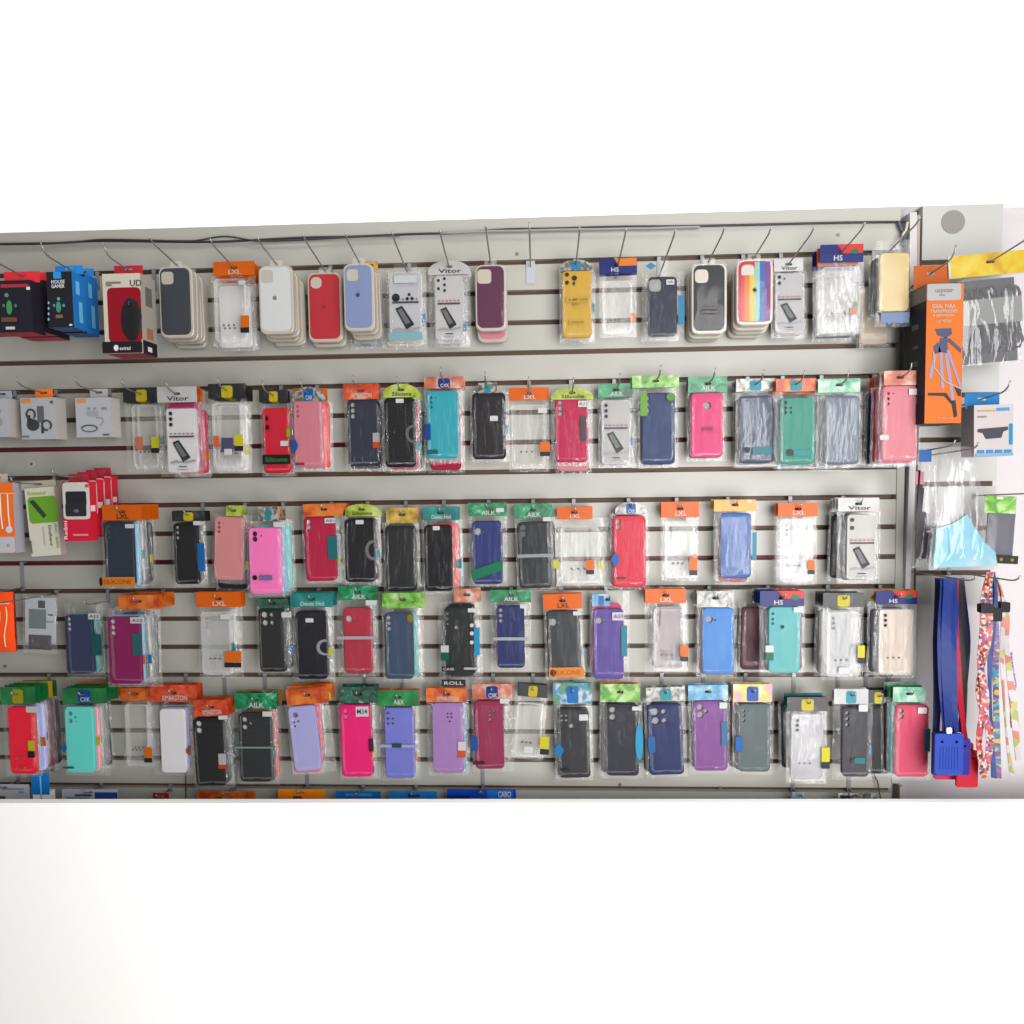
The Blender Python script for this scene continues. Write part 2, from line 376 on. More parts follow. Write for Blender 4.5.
F_EDGE = film('clear_case_edge', .15, rough=.25, bump=.2, fmul=.5, veilcol=(.75, .75, .73), sc=(9, 9, 9))
F_TINT = film('grey_case_plastic', .42, rough=.2, bump=.3, fmul=.5, veilcol=(.33, .34, .35))
F_BEIGE = film('beige_case_plastic', .6, rough=.2, bump=.3, fmul=.5, veilcol=(.46, .39, .33))
TRAY = pm('blister_tray', (.29, .265, .225), .3, spec=.5)
M_WIRE = pm('hook_wire', (.27, .26, .245), .35, .8)
M_PLATE = pm('hook_plate', (.19, .19, .195), .35, .3)
M_TAG = film('hook_tag', .45, rough=.1, bump=.1, veilcol=(.45, .47, .52))
CAMS = {
 'v3': [(.17, .075, .075), (.17, .16, .075), (.17, .245, .075)], 'v3s': [(.15, .10, .05), (.15, .17, .05), (.15, .24, .05), (.29, .1, .02)],
 'v2': [(.2, .085, .1), (.2, .185, .1)], 'v2s': [(.16, .08, .08), (.16, .16, .08)], 'v2d': [(.2, .09, .085), (.2, .17, .085), (.4, .12, .03)],
 'four': [(.22, .11, .12), (.24, .235, .11), (.48, .11, .075), (.49, .235, .075)], 'sq4': [(.14, .10, .05), (.28, .10, .05), (.14, .17, .05), (.28, .17, .05), (.44, .25, .08)],
 'L3': [(.2, .1, .085), (.2, .21, .085), (.38, .155, .05), (.4, .22, .025)], 'tri': [(.2, .09, .1), (.2, .2, .1), (.38, .145, .065)],
 'one': [(.5, .2, .12)], 'left1': [(.2, .17, .12), (.38, .18, .035)], 'dia': [(.5, .15, .035), (.62, .15, .035), (.5, .2, .035), (.62, .2, .035), (.56, .26, .035)],
 'mid3': [(.56, .16, .045), (.56, .22, .045), (.56, .28, .055), (.7, .16, .04)], 'v3c': [(.12, .1, .045), (.12, .18, .045), (.12, .25, .045), (.42, .3, .07)],
 'big1': [(.26, .13, .1), (.18, .24, .045), (.34, .23, .045), (.2, .3, .045)], 'six': [(.12, .07, .055), (.12, .15, .055), (.12, .22, .055), (.28, .15, .04), (.28, .22, .04)],
 'none': [],
}
BASEC = {'red': (205, 30, 50), 'crimson': (178, 28, 66), 'magenta': (160, 25, 95), 'pink': (240, 80, 130), 'navy': (48, 58, 92), 'black': (32, 32, 36),
 'charcoal': (56, 58, 64), 'white': (205, 204, 202), 'teal': (50, 150, 150), 'turquoise': (110, 195, 190), 'blue': (60, 110, 190), 'purple': (105, 70, 150), 'coral': (235, 80, 80),
 'maroon': (95, 45, 60), 'cream': (215, 200, 180), 'grey': (130, 132, 132), 'lilac': (170, 165, 215), 'sky blue': (115, 175, 205), 'dark green': (40, 75, 65), 'pale pink': (230, 150, 160), 'clear': None}
ORD = ['first', 'second', 'third', 'fourth', 'fifth', 'sixth', 'seventh', 'eighth']

def patch(spec, conv, par, y, x):
    """stickers, labels, strips: (kind, x0, y0, x1, y1, colour[, text, text colour])"""
    kind, q, col = spec[0], spec[1:5], spec[5]
    cx, cz, w, h = conv(q)
    m = pm('sticker_print', C(*col), .4)
    nm = {'l': 'price_label', 's': 'sticker', 'o': 'sticker', 'd': 'sticker', 'b': 'paper_band', 'w': 'printed_arc', 'p': 'sticker', 'q': 'sticker'}[kind]
    if kind in 'lsbp': pts = rr(cx, cz, w, h, .0012, 2)
    elif kind == 'q': pts = [(cx - w / 2, cz - h / 2), (cx + w / 2, cz), (cx + w / 2, cz + h / 2), (cx - w / 2, cz)]
    elif kind == 'o': pts = circ(cx, cz, w / 2, 14, h / w)
    elif kind == 'd': pts = [(cx, cz - h / 2), (cx + w / 2, cz), (cx, cz + h / 2), (cx - w / 2, cz)]
    if kind == 'w':
        pts = []
        for k in range(13):
            a = math.radians(70 + 220 * k / 12); pts.append((cx + w * .3 + w * .6 * math.cos(a), cz + h / 2 * math.sin(a)))
        for k in range(12, -1, -1):
            a = math.radians(70 + 220 * k / 12); pts.append((cx + w * .36 + w * .42 * math.cos(a), cz + h * .36 * math.sin(a)))
    o = flat(nm, pts, y, m, par)
    if len(spec) > 6 and spec[6]:
        tm = pm('sticker_ink', C(*(spec[7] if len(spec) > 7 else (40, 40, 50))), .5)
        rot = math.pi / 2 if kind == 'p' else 0
        ww, hh = (h * .85, w * .6) if kind == 'p' else (w * .8, h * .5)
        text(spec[6], cx, cz, ww, hh, y - .0007, tm, o, rot)
    return o

HDR = {  # style: (foil, shape, lettering, lettering colour, emblem colour)
 'lxl': ('lxl', 'r', 'LXL', TXT, None), 'lxlk': ('lxl', 'r', 'LXL', INK, None), 'xm': ('red', 'r', 'XMARSTON', TXT, None), 'xo': ('orange', 'r', 'XMARSTON', TXT, None),
 'lime': ('lime', 'a', 'Silicone', INK, None), 'leaf': ('leaf', 'r', None, None, None), 'green': ('green', 'r', 'AILK', TXT, None), 'kg': ('kgreen', 'r', 'A&X', TXT, None),
 'dg': ('dgreen', 'r', None, None, None), 'teal': ('teal', 'r', 'Devix Hol', TXT, None), 'bk': ('black', 'r', None, None, (215, 200, 40)), 'gold': ('gold', 'r', None, None, None),
 'yel': ('yellow', 'r', None, None, None), 'sil': ('silver', 'r', None, None, None), 'vit': ('white', 'r', 'Vitor', INK, None), 'vita': ('white', 'a', 'Vitor', INK, None),
 'hs': ('navy', 'r', 'HS', TXT, None), 'cxk': ('silver', 'a', 'CXK', TXT, (20, 105, 185)), 'ob': ('coral', 'r', 'CXK', TXT, (25, 70, 150)), 'ot': ('orange', 'r', None, None, (40, 150, 165)),
 'tc': ('silver', 'r', None, None, (40, 155, 170)), 'clear': (None, 'r', None, None, None), 'sky': ('sky', 'r', None, None, None), 'mix': ('mix', 'r', None, None, (20, 120, 205)),
 'pk': ('pinkmix', 'r', None, None, (35, 90, 190)), 'co': ('coral', 'r', None, None, None), 'sf': ('seafoam', 'r', None, None, None), 'or': ('orange', 'r', None, None, None),
 'gb': ('kgreen', 'r', 'CXK', TXT, (15, 85, 170)), 'gy': ('kgreen', 'r', None, None, (190, 180, 30)), 'wt': ('white', 'r', None, None, (60, 165, 180)), 'oa': ('silver', 'a', None, None, (50, 140, 190)),
 'hso': ('navy', 'r', 'HS', TXT, 'o'), 'hsr': ('navy', 'r', 'HS', TXT, 'r'), 'lb': ('sky', 'r', None, None, (35, 120, 185)), 'lg': ('lime', 'r', None, None, None), 'tl': ('teal', 'r', None, None, None),
}
def header(hst, hc, par, hole=(0, 0)):
    foil, shp, txt, tm, emb = HDR[hst]; cx, cz, w, h = hc
    m = FOIL[foil] if foil else F_CLEAR
    if shp == 'r': pts = rr(cx, cz, w, h, .0015, 2)
    else:
        pts = [(cx - w / 2, cz - h / 2), (cx + w / 2, cz - h / 2)] + [(cx + w / 2 * math.cos(math.radians(a)), cz - h * .25 + h * .75 * math.sin(math.radians(a))) for a in range(0, 181, 15)]
    hw = min(.0085, w * .2); hh = min(.0042, h * .22)
    hz = min(max(hole[1], cz - h / 2 + hh), cz + h / 2 - hh - .0008)
    o = plate('header_card', pts, [rr(hole[0], hz, hw * 2, hh * 1.6, hh * .7, 2)], -.0008, .0008, m, par)
    if emb in ('o', 'r'):
        col = C(245, 140, 30) if emb == 'o' else C(225, 60, 45)
        flat('printed_block', [(cx - w * .1, cz + h * .5), (cx + w * .02, cz), (cx + w * .49, cz), (cx + w * .49, cz + h * .5)], -.0009, pm('print_block', col, .35), o)
        if emb == 'r': flat('printed_emblem', circ(cx + w * .3, cz + h * .08, w * .1, 14, .6), -.0014, pm('print_green', C(20, 120, 80), .35), o)
    elif emb:
        flat('printed_emblem', rr(cx, cz - h * .05, w * .3, h * .82, w * .06, 3), -.0009, pm('print_emblem', C(*emb), .35), o)
    if txt: 
        ww = {'LXL': .3, 'HS': .2, 'CXK': .22, 'AILK': .36, 'A&X': .25}.get(txt, .55)
        text(txt, cx + (w * .02 if txt != 'HS' else -w * .08), cz - h * .25, w * ww, h * .3, -.0016, tm, o)
    return o
def card_art(cx, cz, w, h, par, dots, teal=False):
    """front art of the white retail insert: lens spots, title lines, a tilted phone on a splash"""
    def at(a, b): return cx - w / 2 + a * w, cz + h / 2 - b * h
    k = pm('art_black', C(45, 45, 50), .4); g = pm('art_grey', C(120, 125, 128), .4); lg = pm('art_light', C(175, 185, 188), .4); rd = pm('art_red', C(205, 120, 125), .4)
    for a, b, r_ in dots: flat('printed_lens', circ(*at(a, b), r_ * w, 10), -.0006, k, par)
    for i in range(6): flat('printed_title', box_pts(*at(.16 + i * .135, .395), w * .075, h * .02), -.0006, rd, par)
    flat('printed_line', box_pts(*at(.5, .44), w * .78, h * .026), -.0006, pm('art_line', C(80, 80, 95), .4), par)
    flat('printed_phone', [at(.2, .53), at(.4, .49), at(.76, .76), at(.52, .83)], -.0008, k if not teal else pm('art_teal', C(140, 190, 195), .4), par)
    flat('printed_screen', [at(.26, .55), at(.38, .525), at(.64, .73), at(.5, .76)], -.0013, g, par)
    flat('printed_splash', [at(.1, .83), at(.3, .8), at(.55, .83), at(.9, .79), at(.92, .82), at(.6, .85), at(.35, .84), at(.12, .85)], -.0006, lg, par)
    flat('printed_caption', box_pts(*at(.5, .9), w * .26, h * .014), -.0006, k, par)
    flat('printed_caption', box_pts(*at(.5, .945), w * .34, h * .012), -.0006, lg, par)
APPLE = [(math.cos(math.radians(a)) * (1 if abs((a + 180) % 360 - 180) > 32 else .72) * (1 + .08 * math.cos(math.radians(2 * a))) , math.sin(math.radians(a)) * .95 * (.86 if 75 < a < 105 or 255 < a < 285 else 1)) for a in range(0, 360, 15)]
def fruit(cx, cz, s, y, mat, par):
    o = flat('printed_emblem', [(cx + a * s, cz + b * s) for a, b in APPLE], y, mat, par)
    flat('printed_leaf', [(cx + a * s, cz + b * s) for a, b in ((.05, 1.15), (.12, 1.5), (.45, 1.8), (.4, 1.4))], y, mat, o)

STACKS = []
def build_pack(root, typ, cc, hc, bagc, hst, colr, camk, rough, hole=(0, 0), ins=(.36, .36, .36), front=True, film_top=None, stripes=None, dots=None, sqh=None, detail=True):
    cx, cz, w, h = cc
    if hc: header(hst, hc, root, hole)
    t = .0085
    if typ == 'clam':
        plate('blister_tray', rr(cx + .001, cz - .002, w + .008, h + .009, .017), [], .0005, .014, TRAY, root, .002, cx + .001, cz - .002)
        tw, tz = min(.03, w * .5), cz + h / 2 + .008
        plate('hang_tab', rr(0, tz, tw, .016, .003, 2), [rr(0, max(0, tz - .003), .012, .005, .002, 2)], .003, .001, F_EDGE, root)
    if typ in ('bag', 'clam'):
        hs = [circ(cx - w / 2 + a * w, cz + h / 2 - b * h, r_ * w, 12) for a, b, r_ in CAMS.get(camk, [])]
        if sqh:
            a, b, ww, r_ = sqh; hs = [rr(cx - w / 2 + a * w, cz + h / 2 - b * h, ww * w, ww * w, r_ * w, 3)]
        o = plate('case', rr(cx, cz, w, h, (.0105 if typ == 'bag' else .0155), 5), hs if detail else [], 0, t, colr, root, .0016, cx, cz, hole_t=.005)
        if typ == 'bag':
            MB().box(cx - w * .46, cx + w * .46, .0055, .007, cz - h * .46, cz + h * .46).out('insert_card', pm('insert', ins, .6), o)
        if stripes:
            n = len(stripes)
            for i, c_ in enumerate(stripes):
                a0 = -.46 + .92 * i / n + (.0 if i else -.0); a1 = -.46 + .92 * (i + 1) / n
                zt = cz + h * .5 - .003; zlo = cz - h * .5 + .003
                if i < 3: zt2 = cz + h / 2 - .0335
                else: zt2 = zt
                flat('colour_stripe', [(cx + a0 * w, zlo), (cx + a1 * w, zlo), (cx + a1 * w, zt2), (cx + a0 * w, zt2)], -.0001, pm('stripe', C(*c_), .4), o)
        return o
    elif typ == 'card':
        o = plate('clear_case', rr(cx, cz, w, h, .010, 4), [rr(cx, cz, w - .006, h - .006, .008, 4)], -.0005, .0088, F_EDGE, root, .0012, cx, cz)
        p = plate('printed_card', rr(cx, cz, w - .005, h - .005, .008, 4), [], .0012, .0012, colr, root)
        if detail:
            g = empty2 = p
            card_art(cx, cz, w, h, p, dots or [(.17, .085, .06), (.17, .17, .06), (.17, .255, .06)])
        return o
    elif typ == 'clear':
        m = colr if colr else F_EDGE
        o = plate('clear_case', rr(cx, cz, w, h, .010, 4), [rr(cx, cz, w - .007, h - .007, .008, 4)], 0, .0085, F_EDGE, root, .0012, cx, cz)
        bk = plate('case_back', rr(cx, cz, w - .006, h - .006, .008, 4), [circ(cx - w * .3, cz + h * .4 - i * .012, .0042, 10) for i in range(3)], .002, .0012, colr or F_CLEAR, root)
        if detail:
            k = pm('icon_grey', C(110, 110, 112), .5)
            for i, a in enumerate((-.22, -.06, .1)):
                flat('printed_icon', circ(cx + a * w, cz - h * .24, .0028, 8), .0018, k, bk)
        return o

def S(label, short, typ, case, head, hst, col, camk='v3', ex=(), back=(), tilt=0, D=None, rough=.5, bag=None, tip=None, dots=None, ins=None, sqh=None, stripes=None, logo=None, grp='', hook=True, film_m=None, words=None, hx=None):
    n = len(back); pit = .0215 if typ == 'clam' else .0138
    D = D or (.03 + pit * (n + .6))
    xm = (case[0] + case[2]) / 2
    if head: hxp, hyp = (head[0] + head[2]) / 2, head[1] + .45 * (head[3] - head[1])
    else: hxp, hyp = xm, case[1] - 4
    if hx: hxp = hx
    Xh, Zh = un(hxp, hyp, D); ang = math.radians(-tilt)
    ca, sa = math.cos(-ang), math.sin(-ang)
    def conv(q):
        a, b_, w, h = rect(q, D); a -= Xh; b_ -= Zh
        return a * ca - b_ * sa, a * sa + b_ * ca, w, h
    cc = conv(case); hc = conv(head) if head else None
    nm = {'clam': 'phone_case_blister', 'bag': 'phone_case_package', 'card': 'clear_phone_case_package', 'clear': 'clear_phone_case_package'}[typ]
    root = empty(nm, (Xh, -D, Zh), label, 'phone case', grp, -ang)
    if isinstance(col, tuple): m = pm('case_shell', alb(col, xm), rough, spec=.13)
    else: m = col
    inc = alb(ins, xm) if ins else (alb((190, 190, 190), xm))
    o = build_pack(root, typ, cc, hc, None, hst, m, camk, rough, ins=inc, dots=dots, sqh=sqh, stripes=stripes)
    if logo: fruit(conv((logo[0], logo[1], logo[0], logo[1]))[0], conv((logo[0], logo[1], logo[0], logo[1]))[1], .0055, -.0001, pm('emblem_ink', alb(logo[2], xm), .35), o)
    cx, cz, w, h = cc
    if typ == 'clam':
        pillow('clear_lid', cx - w / 2 - .002, cx + w / 2 + .002, cz - h / 2 - .002, cz + h / 2 + .002, -.003, .0, .0012, film('blister_lid', .012, rough=.1, bump=.35, fmul=.4, sc=(16, 16, 6)), root, .0003)
    else:
        if bag: bx, bz, bw, bh = conv(bag); x0, x1, z0, z1 = bx - bw / 2, bx + bw / 2, bz - bh / 2, bz + bh / 2
        else:
            x0, x1 = cx - w / 2 - .007, cx + w / 2 + .009; z0 = cz - h / 2 - .009; z1 = cz + h / 2 + .006
            if hc: x0 = min(x0, hc[0] - hc[2] / 2); x1 = max(x1, hc[0] + hc[2] / 2); z1 = max(z1, hc[1] - hc[3] / 2 + .001)
        pillow('clear_bag', x0, x1, z0, z1, -.0026, .0042, .0098, film_m or F_BAG, root, seam=F_SEAM)
    for i, s in enumerate(ex): patch(s, conv, root, -.0034 - .00012 * i, xm)
    # packages behind on the same hook
    for i, bk in enumerate(back):
        bk = bk if isinstance(bk, tuple) else (bk,)
        cn = bk[0]; bh_ = bk[1] if len(bk) > 1 and bk[1] else hst; dx, dy = (bk[2], bk[3]) if len(bk) > 3 else (R_.uniform(-1.5, 1.5), R_.uniform(-1.5, 2))
        px = 1.635 / F
        y = -(D - pit * (i + 1))
        jit = math.radians(R_.uniform(-1.3, 1.3)) - ang * .6
        lb = f'{"see-through" if cn == "clear" else cn} package, {ORD[i]} behind the {short}'
        rb = empty(nm if typ != 'clam' else 'phone_case_blister', (Xh + R_.uniform(-.0015, .0015), y, Zh - (D + y) * (.19 if Zh > .4 else .09 if Zh > .1 else .05) + R_.uniform(-.001, .001)), lb, 'phone case', grp, jit)
        t2 = typ if typ != 'card' else 'bag'
        if cn == 'clear' and t2 == 'bag': t2 = 'clear'
        if t2 == 'clear' and cn != 'clear': t2 = 'bag'
        cb = (cc[0] + dx * px, cc[1] - dy * px, cc[2] * R_.uniform(.97, 1.02), cc[3] * R_.uniform(.97, 1.02))
        hb = (hc[0] + R_.uniform(-.002, .002), hc[1] + R_.uniform(-.001, .0015), hc[2], hc[3]) if hc else None
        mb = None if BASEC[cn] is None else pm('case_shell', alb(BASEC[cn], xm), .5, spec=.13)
        build_pack(rb, t2, cb, hb, None, bh_ if hb else None, mb, R_.choice(['v3', 'v2', 'v3s', 'none']), .42, detail=t2 == 'clear', ins=alb((185, 185, 185), xm), sqh=None)
        if t2 != 'clam':
            x0, x1 = cb[0] - cb[2] / 2 - .006, cb[0] + cb[2] / 2 + .009; z0 = cb[1] - cb[3] / 2 - .008; z1 = max(cb[1] + cb[3] / 2, hb[1] - hb[3] / 2 if hb else 0) + .001
            pillow('clear_bag', x0, x1, z0, z1, -.0026, .0042, .0098, F_BAG, rb, nx=5, nz=6, seam=F_SEAM)
            if R_.random() < .6:
                c_ = R_.choice([(245, 120, 25), (225, 215, 40), (35, 130, 200), (40, 140, 145)])
                zz = cb[1] + R_.uniform(-.04, .0); xx = x1 - .009
                flat('sticker', box_pts(xx, zz, .013, .022), -.0034, pm('sticker_print', C(*c_), .4), rb)
    if hook: make_hook(Xh, Zh, D, short, tip)
    return root

def make_hook(Xh, Zh, D, short, tip=None, L=None, kbase=None, name='wall_hook'):
    given = L is not None
    row = 0 if Zh > .4 else 1 if Zh > .1 else 2
    tipz = (.024, .02, .012)[row]
    L = L or max(*((.195, D + .055), (.12, D + .05), (.07, D + .024))[row])
    slope = (.10, .09, .05)[row]
    if row == 0 and not given: slope, tipz = .19, .006
    zb = Zh - slope * D - .0
    zw = zb - .0
    # nearest groove at or above the wire
    k = max(i for i in range(0, 22) if zg(i) >= zw - .004) if zw < zg(0) else 0
    g = zg(k)
    r = empty('wall_hook', (Xh, 0, zb), 'wire hook carrying the ' + short, 'hook', 'wire hooks of the slatted panel')
    zt = max(g - zb + .004, .006)
    MB().box(-.0045, .0045, -.0025, -.0003, -.008, zt).box(-.004, .004, -.0012, .0125, zt - .003, zt - .001).out('back_plate', M_PLATE, r)
    P = [(0, -.0025, 0), (0, -L * .3, slope * L * .3), (0, -L + .03, slope * (L - .03)), (0, -L + .018, slope * (L - .018) + tipz * .12), (0, -L + .008, slope * L + tipz * .42), (0, -L + .003, slope * L + tipz)]
    MB().tube(P, .0019, 6).out('wire', M_WIRE, r, True)
    return r
WH = (235, 235, 235); ORG = (245, 120, 25); YEL = (225, 220, 40); BLU = (25, 115, 195); TEA = (40, 150, 150); BLK = (30, 28, 30)
def oy(x0, y0, x1, y1, c=ORG):
    m = y0 + (y1 - y0) * .68
    return [('s', x0, y0, x1, m, c), ('s', x0, m + .3, x1, y1, (45, 38, 45))]
# ============================================================ top row
g = 'phone cases of the top row'
S('dark slate blue case in a cream blister, beside the red mouse box', 'slate blue blister case', 'clam', (159, 268, 192, 335), None, None, (44, 49, 58), sqh=(.26, .15, .40, .1), back=['white', 'cream', 'black'], D=.085, grp=g)
S('empty-looking clear case under a bright orange header in the top row', 'top row orange-header clear case', 'clear', (213, 279, 247, 341), (213, 262, 255, 275), 'lxl', None, ex=oy(241, 316, 250, 333) + [('l', 239, 281, 246, 285, WH)], back=['clear', 'white', 'clear'], D=.08, grp=g)
S('white silicone case with a grey fruit emblem, glossy blister', 'white fruit-emblem case', 'clam', (259, 267, 292, 331), None, None, (205, 208, 208), sqh=(.24, .15, .40, .11), back=['cream', 'pale pink', 'cream', 'pale pink'], logo=(275, 298, (120, 118, 116)), D=.095, grp=g)
S('bright red silicone case in a blister, top row', 'bright red blister case', 'clam', (308, 274, 341, 339), None, None, (186, 28, 44), sqh=(.25, .135, .36, .15), back=['coral'], D=.05, logo=(324, 307, (140, 18, 30)), grp=g)
S('lavender blue silicone case with a dark fruit emblem', 'lavender fruit-emblem case', 'clam', (344, 265, 373, 328), None, None, (132, 147, 190), sqh=(.3, .16, .42, .11), back=['white', 'cream'], logo=(358, 295, (55, 60, 95)), D=.085, grp=g)
S('grey crumpled package peeking out below the lavender case', 'crumpled package under the lavender one', 'bag', (352, 292, 383, 345), (363, 262, 378, 270), 'yel', ramp_mat('crumpled_print', [(.35, alb((120, 118, 130), 365)), (.6, alb((185, 182, 190), 365))], noise=60), 'none', film_m=F_CRUMP, D=.022, hook=False, grp=g)
S('white and grey card with hexagon print and aqua foot, top row', 'hexagon-print white case', 'card', (388, 272, 423, 341), (394, 264, 417, 273), 'clear', pm('card_hexagon', alb((196, 198, 202), 405), .4), dots=[(.22, .37, .12), (.62, .33, .045), (.56, .39, .05), (.7, .39, .05)], ex=[('l', 394, 276, 417, 283, (225, 232, 235)), ('s', 389, 333, 423, 340, (150, 200, 208))], back=['clear'], D=.05, grp=g)
S('white card case with arched white header and five lens dots', 'arched white-header case', 'card', (434, 275, 464, 340), (428, 261, 470, 274), 'vita', pm('card_white_print', alb((205, 203, 205), 450), .4), dots=[(.15, .085, .05), (.15, .21, .05), (.36, .06, .05), (.36, .155, .05), (.36, .24, .05)], back=['white', 'clear'], D=.05, grp=g)
S('burgundy silicone case in a pink-edged blister', 'burgundy blister case', 'clam', (476, 266, 505, 328), None, None, (98, 40, 74), sqh=(.29, .17, .5, .12), back=[('pale pink', None, .5, 7)], logo=None, D=.05, grp=g)
S('golden yellow card case with arched clear header, four dark lens dots', 'golden yellow case', 'bag', (562, 271, 592, 337), (560, 260, 592, 270), 'oa', (226, 182, 70), 'none', ex=[('o', 565, 273, 569, 277, (70, 45, 20)), ('o', 572, 276, 577, 281, (60, 40, 20)), ('o', 565, 281, 569, 285, (70, 45, 20)), ('o', 573, 282, 575, 286, (70, 45, 20)), ('s', 566, 298, 590, 302, (226, 182, 70), 'BUMP CASE', (110, 80, 25)), ('s', 573, 303, 581, 306, (226, 182, 70), 'MIX', (110, 80, 25)), ('s', 569, 321, 585, 324, (226, 182, 70), 'PREMIUM', (140, 105, 45))], back=['cream'], D=.05, grp=g)
S('clear case whose header is navy with an orange corner, top row', 'orange-cornered navy-header clear case', 'clear', (602, 281, 632, 333), (599, 259, 637, 273), 'hso', None, back=['clear'], D=.05, grp=g)
S('slate grey-blue case with small white label, hung from a clear tab', 'clear-tab slate case', 'bag', (648, 277, 677, 336), (658, 257, 668, 276), 'clear', (62, 66, 84), sqh=(.27, .14, .44, .12), ex=[('l', 666, 280, 674, 285, WH, 'XR'), ('s', 678, 296, 684, 325, (25, 140, 190)), ('d', 645, 263, 656, 270, (60, 150, 200))], back=['clear'], D=.055, bag=(642, 272, 685, 341), grp=g)
S('charcoal silicone case with pale two-line lettering, blister', 'charcoal lettered case', 'clam', (693, 265, 725, 331), None, None, (58, 57, 62), sqh=(.27, .17, .42, .13), back=['cream', 'white'], D=.065, ex=[('s', 701, 307, 718, 309.5, (58, 57, 62), 'SILICONE', (215, 210, 200)), ('s', 700, 311, 719, 314, (58, 57, 62), 'COVER CASE', (215, 210, 200))], grp=g)
S('rainbow striped silicone case in a blister', 'rainbow striped case', 'clam', (738, 261, 771, 322), None, None, (224, 52, 68), sqh=(.3, .17, .40, .14), stripes=[(224, 48, 66), (240, 130, 50), (245, 205, 65), (150, 215, 205), (55, 105, 185), (125, 70, 150)], back=['cream', 'coral', 'cream'], D=.085, logo=(755, 290, (50, 50, 60)), grp=g)
S('white card case beside the rainbow one, pale header', 'white card beside the rainbow', 'card', (775, 273, 804, 333), (774, 259, 803, 271), 'vit', pm('card_white_print', alb((212, 210, 212), 790), .4), dots=[(.15, .07, .06), (.15, .17, .06), (.32, .1, .03)], back=['white'], D=.05, grp=g)
S('crumpled clear case under a red and blue header', 'red-and-blue-header clear case', 'clear', (822, 267, 860, 329), (820, 245, 863, 262), 'hsr', None, film_m=F_CRUMP, back=[('clear', 'lxl', -3, 0), 'clear', 'grey'], D=.085, ex=[('s', 849, 308, 856, 315, (215, 160, 130))], grp=g)
S('pale gold card case in a clear sleeve over a blue strip', 'pale gold case', 'bag', (880, 253, 909, 311), (880, 240, 910, 252), 'clear', ramp_mat('gold_card', [(.35, alb((240, 205, 120), 880)), (.6, alb((248, 225, 170), 880))], noise=9, rough=.4), 'none', ex=[('s', 880, 313, 908, 323, (130, 150, 190))], back=['black', 'charcoal', 'grey', ('cream', None, -6, 20)], D=.095, bag=(877, 240, 911, 326), grp=g)
# ============================================================ second row
g = 'phone cases of the second row'
S('clear case under black header with yellow emblem, beside the white earbud boxes', 'black-header clear case near the earbuds', 'clear', (131, 405, 159, 468), (123, 388, 160, 402), 'bk', None, ex=[('s', 136, 437, 144, 449, (225, 130, 100))] + oy(152, 437, 160, 453, YEL), back=['clear'], D=.04, grp=g)
S('white card case with red behind it, large white header', 'large white-header case', 'card', (165, 408, 199, 473), (157, 387, 197, 402), 'vit', pm('card_white_print', alb((190, 188, 190), 180), .4), back=[('magenta', 'or', -1, -5), ('crimson', 'or', 4, 0), 'clear'], D=.08, ex=[], grp=g)
S('clear case under second black header, orange and yellow stickers', 'sticker-dotted clear case', 'clear', (211, 403, 243, 468), (208, 384, 246, 398), 'bk', None, ex=[('s', 214, 436, 220, 447, (235, 110, 70))] + oy(235, 435, 244, 451, YEL) + [('s', 222, 438, 234, 452, (85, 85, 120)), ('l', 225, 449, 233, 455, WH)], back=['clear', 'clear', 'clear'], D=.08, grp=g)
S('cherry red case crossed by a black strip near its foot', 'black-strip cherry red case', 'bag', (262, 408, 291, 473), (259, 390, 288, 402), 'bk', (190, 25, 48), 'none', ins=(60, 15, 25), ex=[('o', 266, 416, 269, 421, (60, 20, 25)), ('o', 266, 425, 270, 430, (40, 18, 22)), ('s', 263, 455, 291, 464, (30, 28, 28), 'Silicone', (60, 150, 70)), ('l', 281, 441, 289, 446, WH), ('s', 287, 429, 291, 437, (150, 190, 40))], back=['crimson'], D=.05, grp=g)
S('rose pink case with blue diamond sticker at its left edge', 'rose pink case', 'bag', (293, 400, 323, 467), (292, 387, 325, 401), 'cxk', (198, 118, 132), 'v3s', ins=(205, 130, 140), ex=[('d', 291, 437, 299, 454, (20, 95, 175)), ('s', 296, 463, 305, 465, (130, 60, 80))], back=[('coral', 'lxl', 6, 0), ('coral', 'or', 4, 0)], D=.065, grp=g)
S('navy black case under red foil header with barcode sticker', 'red-foil-header navy case', 'bag', (347, 400, 381, 466), (343, 384, 379, 399), 'xm', (48, 52, 66), 'v3', ex=[('l', 373, 433, 380, 442, (190, 190, 195)), ('s', 373, 442, 380, 448, (215, 80, 40))], back=['black'], D=.045, grp=g)
S('black case with grey arc print under lime header, second row', 'lime-header arc-print black case', 'bag', (384, 398, 416, 467), (383, 384, 419, 397), 'lime', (30, 30, 36), 'none', ex=[('l', 396, 399, 404, 403, WH), ('w', 403, 425, 416, 443, (110, 112, 118))], back=[('red', None, 1, 2), 'black', 'black'], D=.07, grp=g)
S('turquoise blue case with orange and blue header', 'turquoise blue case', 'bag', (426, 391, 459, 458), (424, 377, 464, 388), 'ob', (52, 168, 184), 'v3s', ins=(50, 150, 165), ex=[('s', 425, 424, 431, 440, (15, 75, 160)), ('s', 428, 450, 438, 454, (20, 105, 125))], back=['turquoise', ('crimson', None, 2, 10)], D=.06, grp=g)
S('black case with tilted white label beside the turquoise blue one', 'tilted-label black case', 'bag', (472, 393, 506, 459), (478, 383, 497, 393), 'tc', (38, 36, 40), 'none', ex=[('l', 490, 416, 498, 421, WH)], back=['black'], D=.045, grp=g)
